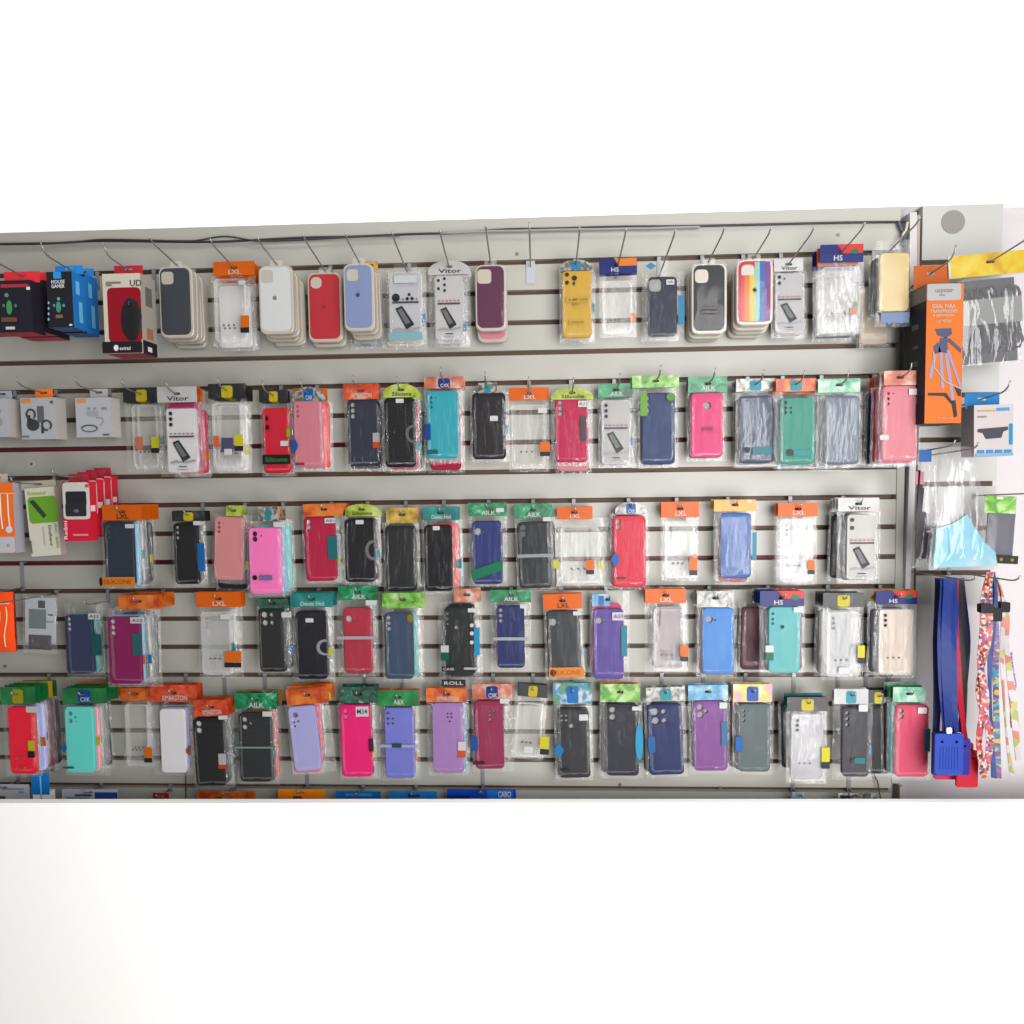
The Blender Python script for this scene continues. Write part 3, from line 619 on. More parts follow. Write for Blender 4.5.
S('clear case under orange header right of the tilted-label black case', 'second row orange-header clear case', 'clear', (511, 405, 546, 468), (509, 388, 549, 400), 'lxl', None, ex=oy(540, 442, 550, 456) + [('l', 538, 408, 547, 413, WH)], D=.035, grp=g)
S('raspberry red case with white label and dark logo', 'dark-logo raspberry case', 'bag', (555, 398, 588, 462), (551, 388, 593, 399), 'lime', (204, 40, 88), 'v3', ex=[('l', 578, 401, 588, 407, WH, 'A11'), ('s', 580, 416, 586, 441, (70, 75, 85))], back=[('pale pink', None, 2, 7)], D=.05, grp=g)
S('white card case under emerald header, second row', 'emerald-header white case', 'card', (601, 400, 631, 464), (598, 384, 634, 397), 'green', pm('card_white_print', alb((200, 198, 196), 616), .4), back=['white'], D=.04, grp=g)
S('denim blue case with leaf green header and green sticker', 'leaf-header denim blue case', 'bag', (642, 393, 675, 464), (632, 376, 679, 387), 'leaf', (52, 72, 118), 'v3', ex=[('s', 640, 393, 647, 416, (110, 175, 50)), ('o', 666, 393, 675, 401, (85, 150, 50))], back=['navy'], D=.05, grp=g)
S('hot pink case with round lens hole and green foil header', 'round-lens hot pink case', 'bag', (691, 393, 723, 457), (688, 377, 727, 392), 'green', (246, 80, 140), 'one', ex=[('s', 702, 427, 713, 431, (200, 50, 105), 'CASE', (70, 20, 40))], back=['black'], D=.05, grp=g)
S('slate navy case with teal strip and round dark sticker', 'teal-strip slate case', 'bag', (740, 396, 773, 463), (736, 379, 775, 391), 'tc', (72, 88, 118), 'none', ex=[('o', 743, 447, 750, 453, (30, 30, 40)), ('s', 752, 447, 772, 454, (40, 130, 140)), ], back=['navy', 'black'], D=.06, film_m=F_CRUMP, grp=g)
S('sea green case with teal strip and round dark sticker', 'sea green case', 'bag', (781, 398, 815, 464), (776, 379, 816, 391), 'ot', (75, 165, 145), 'six', ins=(85, 130, 120), ex=[('o', 786, 449, 793, 456, (35, 40, 45)), ('s', 793, 450, 811, 456, (30, 150, 150))], back=['teal', 'grey', 'dark green'], D=.085, grp=g)
S('steel grey case wrapped in shiny film, green header', 'shiny steel grey case', 'bag', (826, 396, 859, 464), (818, 379, 860, 392), 'sf', (115, 130, 148), 'none', film_m=F_CRUMP, back=['charcoal', 'grey', ('maroon', 'or', 1, 0), 'navy'], D=.095, grp=g)
S('salmon pink case at the right end of the second row', 'salmon pink case', 'bag', (883, 386, 917, 461), (884, 371, 916, 385), 'co', (244, 148, 160), 'v3s', ins=(215, 110, 125), ex=[('s', 879, 435, 888, 440, (245, 225, 225)), ('l', 908, 389, 917, 395, (250, 235, 235))], back=['pink', ('crimson', None, -2, 0), ('maroon', None, 1, 1), 'navy', 'black'], D=.115, grp=g)
# ============================================================ third row
g = 'phone cases of the third row'
S('blue-black case with orange strip at its foot, beside the red earbud box', 'orange-foot blue-black case', 'bag', (103, 522, 135, 586), (102, 505, 142, 520), 'lxlk', (34, 42, 54), 'v3', ins=(70, 85, 95), ex=[('s', 101, 577, 136, 586, (245, 150, 45), 'SILICONE', (190, 60, 15)), ('o', 100, 577, 104, 586, BLK), ('l', 126, 524, 135, 528, WH)], back=[('sky blue', None, 1, 0), 'clear', 'charcoal', ('black', None, 0, 1), 'black'], D=.11, grp=g)
S('black case with bright blue side sticker, third row', 'blue-sticker black case', 'bag', (173, 523, 199, 584), (172, 511, 205, 521), 'bk', (26, 26, 30), 'v3', ex=[('s', 198, 543, 206, 571, BLU), ('l', 194, 521, 202, 525, WH)], back=['black', 'dark green'], D=.07, grp=g)
S('dusty pink case tilted over a black one', 'dusty pink case', 'bag', (213, 517, 245, 580), (226, 506, 241, 516), 'lg', (190, 122, 124), 'v3s', ins=(150, 85, 90), tilt=2.5, back=[('black', 'lg', 1, 10), ('crimson', None, 4, 6)], D=.065, grp=g)
S('bright orchid pink case hanging low with two dark lenses', 'orchid pink case', 'bag', (248, 528, 282, 594), (258, 507, 278, 521), 'tc', (232, 112, 178), 'v2d', ins=(45, 25, 45), ex=[('l', 274, 522, 285, 527, WH), ('o', 253, 575, 258, 580, BLK), ('s', 260, 575, 273, 580, (130, 120, 175))], back=['sky blue', ('turquoise', 'or', 5, -3), 'teal', 'clear'], D=.095, grp=g)
S('crimson case with white label and teal side sticker', 'teal-sticker crimson case', 'bag', (304, 517, 336, 581), (303, 504, 345, 516), 'or', (172, 28, 62), 'v2s', ex=[('l', 325, 518, 336, 523, WH, 'A51'), ('s', 328, 536, 338, 559, (35, 120, 125))], back=['crimson', 'clear'], D=.06, tilt=-1, grp=g)
S('black case with grey crescent print under lime arch header', 'crescent-print black case', 'bag', (344, 519, 376, 582), (343, 504, 380, 516), 'lime', (28, 28, 32), 'none', ex=[('l', 356, 520, 364, 524, WH), ('w', 363, 540, 376, 560, (125, 128, 132))], back=['black', 'charcoal'], D=.06, grp=g)
S('plain charcoal case without lens holes, third row', 'plain charcoal case', 'bag', (385, 526, 417, 591), (386, 508, 418, 523), 'gold', (40, 42, 44), 'none', back=['grey'], D=.05, grp=g)
S('jet black case with small white label under teal header, third row', 'third row teal-header black case', 'bag', (424, 525, 453, 591), (423, 507, 458, 520), 'teal', (24, 25, 30), 'none', ex=[('l', 433, 526, 440, 530, WH)], back=[('coral', None, 6, -2), ('navy', None, 6, 1)], D=.06, grp=g)
S('royal blue case crossed by a slanted green strip', 'green-strip royal blue case', 'bag', (472, 521, 503, 584), (468, 503, 507, 516), 'green', (45, 58, 122), 'left1', ex=[('l', 496, 508, 504, 512, WH), ('q', 472, 560, 503, 580, (20, 130, 90))], D=.04, grp=g)
S('charcoal case with pale band around its middle, third row', 'pale-banded charcoal case', 'bag', (518, 522, 551, 588), (514, 504, 552, 518), 'green', (54, 57, 62), 'v2', ins=(110, 112, 115), ex=[('l', 543, 517, 551, 521, WH), ('b', 517, 554, 553, 557, (165, 172, 172))], back=[('black', None, 4, 0)], tilt=-1.5, D=.05, grp=g)
S('clear case under orange header at the middle of the third row', 'mid third row clear case', 'clear', (560, 527, 600, 583), (557, 507, 592, 519), 'lxl', None, ex=oy(586, 560, 594, 574), back=['clear'], D=.035, bag=(553, 518, 610, 588), grp=g)
S('coral red case with blue diamond sticker at its left edge', 'coral red case', 'bag', (613, 516, 646, 587), (615, 502, 647, 514), 'cxk', (240, 62, 88), 'v2s', ex=[('d', 611, 551, 620, 568, (15, 105, 190)), ('s', 616, 577, 626, 579, (120, 30, 45))], back=['red'], D=.045, tilt=0, grp=g)
S('clear case under orange header between coral red and film-wrapped blue cases', 'clear case right of the coral red one', 'clear', (665, 521, 695, 578), (661, 502, 699, 517), 'lxl', None, ex=oy(689, 558, 697, 575) + [('l', 686, 517, 694, 521, WH)], back=['clear'], D=.04, grp=g)
S('blue case in wrinkled film over a red one, yellow header', 'film-wrapped blue case', 'bag', (721, 513, 751, 578), (714, 500, 756, 511), 'yel', (72, 120, 195), 'none', film_m=F_CRUMP, ex=[('s', 752, 532, 756, 560, (30, 150, 185))], back=[('crimson', None, 0, 4), 'clear'], D=.06, grp=g)
S('milky clear case under orange header beside the far white card', 'milky clear case', 'clear', (780, 519, 813, 582), (778, 503, 818, 516), 'lxl', F_TINT, film_m=F_CRUMP, ex=oy(807, 560, 814, 574), back=['clear', 'clear'], D=.05, grp=g)
S('white card case with dark edge at the right end of third row', 'right-end white card case', 'card', (847, 514, 877, 580), (838, 498, 879, 511), 'vit', pm('card_white_print', alb((222, 220, 214), 860), .4), dots=[(.17, .09, .07), (.17, .21, .07)], back=['charcoal', ('grey', 'vit', -1, 1), ('black', 'vit', -6, 0)], D=.08, grp=g)
# ============================================================ fourth row
g = 'phone cases of the fourth row'
S('dark indigo case with white label, hung from a clear tab', 'clear-tab indigo case', 'bag', (64, 615, 94, 674), (88, 600, 105, 610), 'clear', (40, 46, 72), 'v3', ex=[('l', 89, 613, 101, 619, WH, 'A32'), ('s', 92, 634, 103, 655, (30, 100, 105))], back=['teal', 'navy'], D=.07, bag=(63, 604, 105, 679), hx=90, grp=g)
S('dark magenta case with white label and teal sticker', 'dark magenta case', 'bag', (107, 617, 142, 684), (118, 595, 159, 609), 'or', (112, 20, 72), 'v3', ex=[('l', 131, 617, 145, 623, WH, 'A22'), ('s', 133, 633, 143, 655, (50, 110, 115))], back=['sky blue', 'clear', 'clear', 'charcoal', ('black', 'or', 1, 0)], D=.105, grp=g)
S('clear case with grey sheen and big orange sticker, fourth row', 'grey-sheen clear case', 'clear', (200, 612, 232, 675), (196, 592, 241, 607), 'lxl', F_TINT, ex=oy(225, 651, 242, 667) + [('l', 221, 614, 231, 619, WH)], back=['clear', 'clear'], D=.06, grp=g)
S('black case with two lens holes under dark green header', 'dark-green-header black case', 'bag', (258, 608, 287, 672), (257, 599, 288, 608), 'dg', (38, 39, 40), 'four', ex=[('l', 282, 612, 292, 617, WH)], back=['dark green', 'black'], D=.06, grp=g)
S('black case with silver ring arc print and teal header', 'ring-arc black case', 'bag', (295, 612, 328, 679), (290, 593, 333, 607), 'teal', (28, 29, 38), 'none', ex=[('l', 306, 618, 314, 622, WH), ('w', 314, 639, 328, 655, (165, 165, 175)), ('s', 329, 647, 333, 655, YEL)], back=['black', 'clear'], D=.055, grp=g)
S('brick red case with pale band around its middle', 'pale-banded brick red case', 'bag', (343, 608, 373, 673), (338, 586, 378, 600), 'green', (172, 48, 66), 'left1', ex=[('b', 337, 636, 377, 639, (195, 185, 185)), ('l', 366, 600, 377, 605, WH)], back=[('navy', None, 0, 3)], D=.05, bag=(336, 600, 379, 677), grp=g)
S('steel blue case with gold leaf sticker and lime green header', 'steel blue case', 'bag', (384, 613, 414, 679), (382, 593, 423, 608), 'leaf', (60, 78, 102), 'v3', ex=[('o', 407, 614, 414, 622, (150, 130, 40))], back=[('turquoise', None, 2, 0), ('turquoise', None, 2, 0)], D=.065, grp=g)
S('charcoal case printed with large white word and dots', 'word-printed charcoal case', 'bag', (444, 607, 474, 676), (454, 589, 480, 602), 'co', (42, 44, 47), 'v3c', ex=[('l', 468, 608, 476, 612, WH), ('s', 441, 645, 449, 652, (215, 220, 218)), ('s', 441, 652, 449, 660, (20, 95, 75)), ('s', 474, 627, 480, 655, (40, 160, 210)), ('o', 470, 623, 474, 627, WH), ('o', 470, 631, 474, 635, WH), ('o', 470, 640, 474, 644, WH), ('s', 442, 666, 456, 671, (42, 44, 47), 'CASE', (215, 215, 215)), ('s', 464, 667, 478, 669, (205, 205, 205)), ('s', 442, 679, 466, 686, (50, 50, 52), 'ROLL', (230, 230, 230))], back=['black'], D=.05, bag=(438, 602, 483, 690), grp=g)
S('deep blue case with pale band around its middle', 'pale-banded deep blue case', 'bag', (496, 606, 525, 668), (490, 590, 531, 602), 'green', (44, 52, 108), 'v3', ex=[('b', 493, 637, 528, 640, (180, 190, 200)), ('l', 520, 604, 528, 608, WH)], D=.04, grp=g)
S('charcoal case over an orange strip with orange header', 'orange-strip charcoal case', 'bag', (547, 611, 581, 677), (543, 594, 582, 609), 'lxlk', (66, 70, 72), 'left1', ex=[('s', 549, 667, 584, 677, (245, 145, 50), 'SILICONE', (190, 90, 20)), ('o', 550, 669, 556, 676, BLK), ('l', 573, 611, 580, 615, WH)], tilt=-1.5, back=['maroon'], D=.055, grp=g)
S('violet case with white label and teal side sticker', 'violet case', 'bag', (593, 609, 624, 679), (592, 594, 610, 606), 'lb', (104, 84, 168), 'left1', ex=[('l', 612, 612, 624, 620, (235, 225, 240), 'A03'), ('s', 621, 625, 627, 656, (30, 140, 165))], back=[('pink', None, -1, -4)], D=.05, bag=(590, 592, 630, 682), hx=608, grp=g)
S('clear case under orange header left of the cornflower blue case', 'clear case left of the cornflower one', 'clear', (653, 609, 684, 671), (645, 589, 686, 603), 'lxl', None, ex=oy(680, 645, 688, 661), back=['clear', ('maroon', 'sil', 2, 0)], D=.055, grp=g)
S('cornflower blue case in a wide silver-printed bag', 'cornflower blue case', 'bag', (703, 608, 734, 674), (697, 591, 734, 607), 'sil', (92, 158, 238), 'left1', back=['purple', 'clear'], D=.06, grp=g)
S('aqua case with a row of small lenses and red-blue header', 'aqua case', 'bag', (769, 607, 800, 673), (760, 591, 804, 606), 'hsr', (118, 205, 208), 'v3c', ins=(80, 110, 120), ex=[('s', 765, 645, 773, 652, (225, 235, 232)), ('s', 765, 652, 773, 660, (10, 110, 80)), ('l', 793, 607, 801, 612, WH)], back=[('maroon', None, 4, 0), 'navy', ('maroon', None, 2, 0), ('maroon', 'sil', -18, 3)], D=.095, grp=g)
S('grey translucent case under black header, yellow sticker, fourth row', 'grey translucent case', 'clear', (827, 612, 860, 677), (823, 593, 864, 607), 'bk', F_TINT, ex=oy(857, 645, 864, 663, YEL) + [('l', 838, 667, 848, 673, WH)], back=['clear', 'clear', 'grey'], D=.085, grp=g)
S('beige translucent case under navy and red header', 'beige translucent case', 'clear', (879, 609, 913, 675), (876, 591, 917, 604), 'hsr', F_BEIGE, back=[('charcoal', 'or', -5, 0), ('black', 'lime', -3, 0)], D=.075, grp=g)
# ============================================================ fifth row
g = 'phone cases of the fifth row'
S('scarlet case with yellow emblem sticker, far left of fifth row', 'scarlet case', 'bag', (7, 707, 37, 774), (0, 687, 36, 704), 'gy', (190, 20, 42), 'none', ex=[('s', 29, 740, 36, 750, YEL), ('s', 29, 751, 36, 757, BLK), ('l', 27, 706, 40, 712, WH), ('o', 17, 756, 20, 759, (215, 100, 110)), ('o', 24, 756, 27, 759, (215, 100, 110)), ('o', 17, 766, 20, 769, (215, 100, 110)), ('o', 25, 766, 28, 769, (215, 120, 130))], back=['sky blue', 'lilac', 'grey', ('maroon', 'yel', 0, 2), 'black'], D=.105, grp=g)
S('mint turquoise case under green and blue header', 'mint turquoise case', 'bag', (64, 707, 95, 773), (62, 688, 107, 703), 'gb', (80, 180, 172), 'L3', ins=(80, 125, 125), ex=[('d', 62, 742, 68, 752, (15, 105, 180)), ('s', 64, 766, 75, 768, (25, 110, 105))], back=[('pale pink', None, 1, 1), 'clear', 'charcoal', ('black', 'or', 0, 3)], D=.09, grp=g)
S('clear case under orange header left of the white fifth row case', 'fifth row orange-header clear case', 'clear', (124, 704, 150, 766), (120, 688, 151, 701), 'or', None, ex=oy(145, 747, 153, 762), back=['clear'], D=.04, grp=g)
S('plain white case under long red-orange header', 'plain white case', 'bag', (159, 709, 187, 773), (150, 685, 197, 702), 'xm', (196, 196, 200), 'none', ex=[('s', 187, 748, 191, 753, (205, 60, 50))], back=['lilac', 'clear'], D=.06, grp=g)
S('black case with two round lens holes and barcode sticker', 'barcode-sticker black case', 'bag', (193, 718, 226, 786), (193, 700, 229, 716), 'xm', (28, 28, 31), 'v2', tilt=-1.5, ex=[('l', 219, 715, 228, 719, WH), ('l', 219, 753, 227, 764, (200, 200, 205)), ('s', 219, 764, 227, 768, (215, 70, 40))], back=['black', 'black', ('charcoal', 'gold', 0, -12)], D=.075, grp=g)
S('black-green case with three lens holes and pale band', 'three-lens black-green case', 'bag', (238, 713, 272, 782), (234, 693, 277, 709), 'green', (40, 44, 46), 'L3', ex=[('b', 236, 746, 274, 748, (140, 160, 155)), ('l', 263, 711, 273, 716, WH)], back=['black', ('coral', 'or', 1, 0)], D=.06, grp=g)
S('pale lilac blue case tilted over a pink one', 'tilted pale lilac case', 'bag', (290, 706, 319, 771), (286, 688, 328, 704), 'or', (162, 162, 210), 'big1', ins=(110, 110, 135), tilt=-5, back=[('pink', None, 1, 5), ('pink', 'lime', 2, 0), 'black', 'maroon'], D=.085, grp=g)
S('vivid pink case with square label and two lens holes', 'vivid pink case', 'bag', (340, 705, 372, 777), (340, 687, 377, 703), 'dg', (236, 28, 116), 'v2d', ins=(220, 120, 165), ex=[('l', 356, 706, 369, 716, (235, 230, 235), 'M34'), ('s', 369, 738, 374, 751, (90, 30, 60))], tilt=-1, back=['black', 'dark green'], D=.06, grp=g)
S('periwinkle blue case with pale band and green header', 'periwinkle blue case', 'bag', (384, 708, 415, 778), (377, 690, 419, 706), 'kg', (118, 124, 208), 'six', ins=(105, 105, 150), ex=[('b', 380, 744, 418, 747, (175, 185, 225)), ('s', 392, 743, 402, 747, (40, 80, 90))], back=[('crimson', 'xm', 1, 0)], D=.05, grp=g)
S('orchid lilac case with four tiny lenses, orange header', 'four-lens orchid lilac case', 'bag', (432, 703, 464, 773), (426, 688, 467, 702), 'xo', (168, 128, 190), 'dia', ins=(95, 75, 105), ex=[('l', 458, 741, 466, 750, (235, 220, 225)), ('s', 458, 750, 466, 757, (230, 90, 40))], back=[('sky blue', None, 2, 0)], D=.05, grp=g)
S('raspberry wine case with blue tag header', 'raspberry wine case', 'bag', (474, 701, 504, 769), (472, 684, 512, 699), 'ob', (156, 48, 88), 'mid3', ex=[('s', 471, 736, 478, 750, (20, 90, 165)), ('l', 500, 698, 509, 703, WH), ('s', 473, 761, 485, 764, (90, 20, 50))], tilt=-1, back=['maroon'], D=.045, grp=g)
S('clear case leaning left under black and green header', 'leaning clear case', 'clear', (515, 703, 542, 757), (518, 684, 548, 697), 'bk', None, ex=oy(540, 736, 549, 754, YEL) + [('l', 524, 746, 533, 752, WH)], tilt=5, back=['clear'], D=.045, grp=g)
S('charcoal case with four small holes and blue diamond sticker', 'blue-diamond charcoal case', 'bag', (558, 709, 590, 778), (553, 683, 592, 704), 'mix', (56, 57, 62), 'sq4', ex=[('d', 554, 742, 564, 758, (25, 130, 195)), ('l', 579, 714, 588, 720, WH), ('s', 560, 768, 569, 770, (30, 30, 32))], tilt=-1.2, back=['black'], D=.05, grp=g)
S('graphite case with two large lens holes, leaf print header', 'graphite two-lens case', 'bag', (606, 704, 639, 776), (600, 684, 640, 702), 'leaf', (52, 54, 66), 'v2', ex=[('l', 632, 706, 641, 710, WH), ('o', 635, 723, 643, 760, (40, 165, 210))], back=[('charcoal', 'or', -3, 0)], D=.05, grp=g)
S('deep navy case with four lens holes and teal header', 'four-lens deep navy case', 'bag', (648, 704, 683, 775), (646, 687, 685, 701), 'tc', (40, 54, 108), 'four', tilt=-2.2, ex=[('s', 648, 736, 655, 752, (20, 105, 170))], back=[('dark green', None, -2, 0)], D=.05, grp=g)
S('purple case under pale blue header', 'purple case', 'bag', (694, 701, 727, 771), (688, 685, 728, 700), 'sky', (150, 92, 168), 'tri', ex=[('l', 719, 702, 727, 708, (225, 240, 235)), ('s', 721, 721, 727, 745, (60, 120, 165))], tilt=-1, back=['maroon'], D=.045, grp=g)
S('slate green-grey case with pink and blue header', 'slate green-grey case', 'bag', (739, 704, 770, 772), (733, 684, 772, 702), 'pk', (108, 122, 124), 'v3s', ex=[('s', 735, 736, 742, 751, (15, 105, 185))], back=['dark green', ('maroon', None, -4, 0)], D=.055, grp=g)
S('silvery white case in crumpled bag, black header, yellow sticker', 'silvery crumpled case', 'clear', (791, 714, 823, 781), (787, 697, 828, 711), 'bk', ramp_mat('silver_sheet', [(.35, alb((170, 172, 182), 800)), (.65, alb((215, 214, 214), 800))], noise=14), film_m=F_CRUMP, ex=oy(821, 747, 829, 768, YEL), tilt=0, back=['grey', ('black', 'tl', -6, -8)], D=.085, grp=g)
S('dark grey case with three lens holes, white and teal header', 'white-header dark grey case', 'bag', (843, 708, 869, 777), (834, 689, 868, 704), 'wt', (82, 84, 90), 'v3', ex=[('o', 850, 758, 854, 763, (60, 70, 90)), ('s', 854, 757, 864, 763, (40, 130, 130)), ('l', 858, 704, 867, 711, WH)], back=['charcoal'], D=.07, grp=g)
S('black case in loose film between dark grey and salmon red cases', 'loose-film black case', 'bag', (868, 707, 892, 774), (866, 690, 890, 704), 'bk', (52, 52, 58), 'none', back=['black', 'dark green'], D=.06, grp=g)
S('salmon red case at the right end of the fifth row', 'salmon red case', 'bag', (896, 705, 928, 777), (893, 687, 926, 702), 'sf', (238, 84, 116), 'v2s', ex=[('l', 917, 707, 926, 713, (250, 240, 240)), ('s', 924, 728, 929, 751, (60, 130, 150))], back=[('turquoise', 'gb', -2, 0), ('black', None, -5, 0), 'charcoal'], D=.095, grp=g)
# ------------------------------------------------------------ boxes, pouches and other goods
def carton(name, label, cat, q, D, depth, front, side, hang=None, hang_col=None, group=None, bottom=None, tilt=0, hook=None, topm=None):
    """retail box: front panel rectangle q seen at distance D from the wall, reaching back by depth"""
    cx, cz, w, h = rect(q, D)
    if hang: Xh, Zh = un((hang[0] + hang[2]) / 2, hang[1] + .4 * (hang[3] - hang[1]), D - depth * .5)
    else: Xh, Zh = cx, cz + h / 2
    root = empty(name, (Xh, -D, Zh), label, cat, group, math.radians(tilt))
    cx -= Xh; cz -= Zh
    b = MB(); x0, x1, z0, z1 = cx - w / 2, cx + w / 2, cz - h / 2, cz + h / 2
    v = [(x, y, z) for x in (x0, x1) for y in (0, depth) for z in (z0, z1)]
    b.add(v, [(0, 4, 5, 1)], 0); b.add(v, [(4, 6, 7, 5), (2, 0, 1, 3), (6, 2, 3, 7)], 1); b.add(v, [(0, 2, 6, 4)], 2); b.add(v, [(1, 5, 7, 3)], 3)
    body = b.out('carton', [front, side, bottom or side, topm or side], root)
    if hang:
        hx, hz, hw, hh = rect(hang, D - depth * .5); hx -= Xh; hz -= Zh
        lo = min(hz - hh / 2, z1)
        o = plate('hang_tab', box_pts(hx, (lo + hz + hh / 2) / 2, hw, hz + hh / 2 - lo), [rr(0, 0, min(.02, hw * .4), .006, .0025, 2)] if hh > .012 else [], depth * .5 - .0006, .0012, hang_col or front, root)
    if hook:
        make_hook(Xh, Zh, D - depth * .5, hook, L=D - depth * .5 + .09)
    def conv(qq, dd=0):
        a, b_, ww, h_ = rect(qq, D); return a - Xh, b_ - Zh, ww, h_
    return root, body, conv, (x0, x1, z0, z1)
NART = {}
def art(body, conv, q, col, kind='r', txt=None, tcol=None, y=-.0003, name='printed_block', rot=0, x=None):
    cx, cz, w, h = conv(q); m = pm('print', alb(col, x) if x is not None else C(*col), .4)
    NART[body.name] = NART.get(body.name, 0) + 1; y = min(y, -.0003 - .00013 * NART[body.name])
    if txt and tcol is None: return text(txt, cx, cz, w if not rot else h, h if not rot else w, y - .0006, m, body, rot)
    pts = rr(cx, cz, w, h, min(w, h) * .12, 2) if kind == 'r' else circ(cx, cz, w / 2, 18, h / w)
    return flat(name, pts, y, m, body)
def pc(col, x, rough=.5): return pm('carton_print', alb(col, x), rough, spec=.22)

# gaming headset boxes at the far left: one in front, two behind on the same hook
g = 'boxes on the left of the top row'
def headset(q, D, label, hang, hook=None):
    r_, b_, cv, e = carton('headset_box', label, 'box', q, D, .04, pc((22, 23, 34), 20), pc((30, 26, 36), 30), hang, pc((190, 40, 50), 20), g, pc((150, 40, 55), 20), hook=hook, topm=pc((170, 40, 50), 20))
    a = lambda *k, **kw: art(b_, cv, *k, x=20, **kw)
    x0, y0, x1, y1 = q
    def s(fx0, fy0, fx1, fy1): return (x0 + fx0 * (x1 - x0), y0 + fy0 * (y1 - y0), x0 + fx1 * (x1 - x0), y0 + fy1 * (y1 - y0))
    a(s(.3, .07, .9, .12), (150, 40, 60)); a(s(.38, .24, .48, .32), (95, 110, 110), kind='o'); a(s(.42, .38, .56, .66), (50, 125, 75), kind='o'); a(s(.34, .45, .4, .52), (70, 100, 90), kind='o'); a(s(.6, .45, .66, .52), (70, 100, 90), kind='o')
    a(s(.32, .72, .66, .8), (95, 60, 45)); a(s(.42, .9, .62, .95), (170, 170, 175))
    flat('printed_block', box_pts(e[1] - (e[1] - e[0]) * .06, e[2] + (e[3] - e[2]) * .84, (e[1] - e[0]) * .08, (e[3] - e[2]) * .06), -.0003, pc((200, 195, 190), 30), b_)
    return r_
headset((-13, 281, 33, 332), .135, 'nearest black gaming headset box with red flap, far left of top row', (4, 272, 40, 281), 'gaming headset boxes')
headset((3, 281, 46, 332.5), .09, 'middle black gaming headset box, behind the nearest one', (18, 273, 50, 281))
headset((18, 283, 58, 337), .045, 'rearmost black gaming headset box, its red base showing below', (32, 275, 62, 283))
# blue mouse boxes
def mousebox(q, D, label, hang, hook=None):
    r_, b_, cv, e = carton('mouse_box', label, 'box', q, D, .045, pc((24, 24, 32), 60), pc((25, 105, 175), 85), hang, pc((30, 120, 190), 70), g, pc((40, 80, 135), 70), hook=hook)
    x0, y0, x1, y1 = q
    def s(fx0, fy0, fx1, fy1): return (x0 + fx0 * (x1 - x0), y0 + fy0 * (y1 - y0), x0 + fx1 * (x1 - x0), y0 + fy1 * (y1 - y0))
    a = lambda *k, **kw: art(b_, cv, *k, x=60, **kw)
    a(s(.26, 0, .55, .12), (35, 130, 195)); a(s(.2, .15, .68, .21), (205, 205, 205), txt='MOUSE'); a(s(.2, .23, .68, .29), (205, 205, 205), txt='GAMER')
    a(s(.4, .46, .52, .52), (70, 150, 150), kind='o'); a(s(.36, .54, .56, .74), (60, 125, 110), kind='o'); a(s(.26, .58, .34, .64), (80, 130, 140), kind='o'); a(s(.6, .58, .7, .64), (80, 130, 140), kind='o'); a(s(.36, .78, .62, .84), (110, 85, 60))
    for i in range(4): a(s(.08, .54 + i * .1, .15, .59 + i * .1), (120, 165, 185), kind='o')
    a(s(.86, .95, .96, .98), (200, 200, 205))
    xs = e[1] + .0003
    for za, zb_, ya in ((.62, .86, .012), (.12, .5, .02)):
        z0 = e[2] + (e[3] - e[2]) * za; z1 = e[2] + (e[3] - e[2]) * zb_
        MB().box(xs - .0003, xs, ya, ya + .012, z0, z1).out('side_print', pc((95, 165, 205), 85), b_)
mousebox((46, 272, 74, 327), .125, 'nearest blue and black mouse box in the top row', (55, 266, 83, 273), 'blue mouse boxes')
mousebox((61, 274, 87, 333), .074, 'rear blue mouse box, half hidden by the nearest one', (72, 269, 94, 276))
# red mouse box with hanging tab
r_, b_, cv, e = carton('mouse_box', 'white, red and black mouse box with red hang tab', 'box', (102, 274, 143, 353), .135, .06, pc((185, 178, 165), 110), pc((150, 145, 135), 150), (114, 266, 143, 276), pc((170, 30, 50), 120), g, pc((150, 35, 55), 130), hook='red mouse box')
a = lambda *k, **kw: art(b_, cv, *k, x=120, **kw)
a((107, 288, 142.7, 342), (132, 10, 28), name='window'); a((102.3, 342, 142.7, 352.7), (26, 24, 28)); a((130, 280, 142, 286), (60, 60, 60), txt='UD'); a((106, 282, 121, 283.5), (110, 105, 100)); a((106, 284.5, 112, 286), (110, 105, 100))
m_ = conv = cv((120, 298, 143, 341)); o = pillow('mouse', m_[0] - m_[2] / 2, m_[0] + m_[2] / 2, m_[1] - m_[3] / 2, m_[1] + m_[3] / 2, -.006, -.0008, -.0003, pm('mouse_black', alb((30, 28, 32), 130), .35), r_, 0)
for vv in o.data.vertices:   # round the mouse outline
    a_, c_ = (vv.co.x - m_[0]) / (m_[2] / 2), (vv.co.z - m_[1]) / (m_[3] / 2); k = max(abs(a_), abs(c_)) / max(1e-6, math.hypot(a_, c_)); vv.co.x = m_[0] + a_ * k * m_[2] / 2; vv.co.z = m_[1] + c_ * k * m_[3] / 2
flat('scroll_wheel', rr(m_[0], m_[1] + m_[3] * .36, .004, .010, .0015, 2), -.0075, pm('wheel', alb((60, 60, 70), 130), .4), o)
a((114, 345, 119, 351), (210, 205, 205), kind='o'); a((120, 346.5, 131, 350), (205, 200, 200), txt='extrad')
for z0, z1, c_ in ((.0, .17, (26, 24, 28)), (.2, .34, (150, 100, 75)), (.62, .86, (95, 92, 88))):
    MB().box(e[1], e[1] + .0004, .002 if z0 == 0 else .018, .058 if z0 == 0 else .044, e[2] + (e[3] - e[2]) * z0, e[2] + (e[3] - e[2]) * z1).out('side_print', pc(c_, 150), b_)
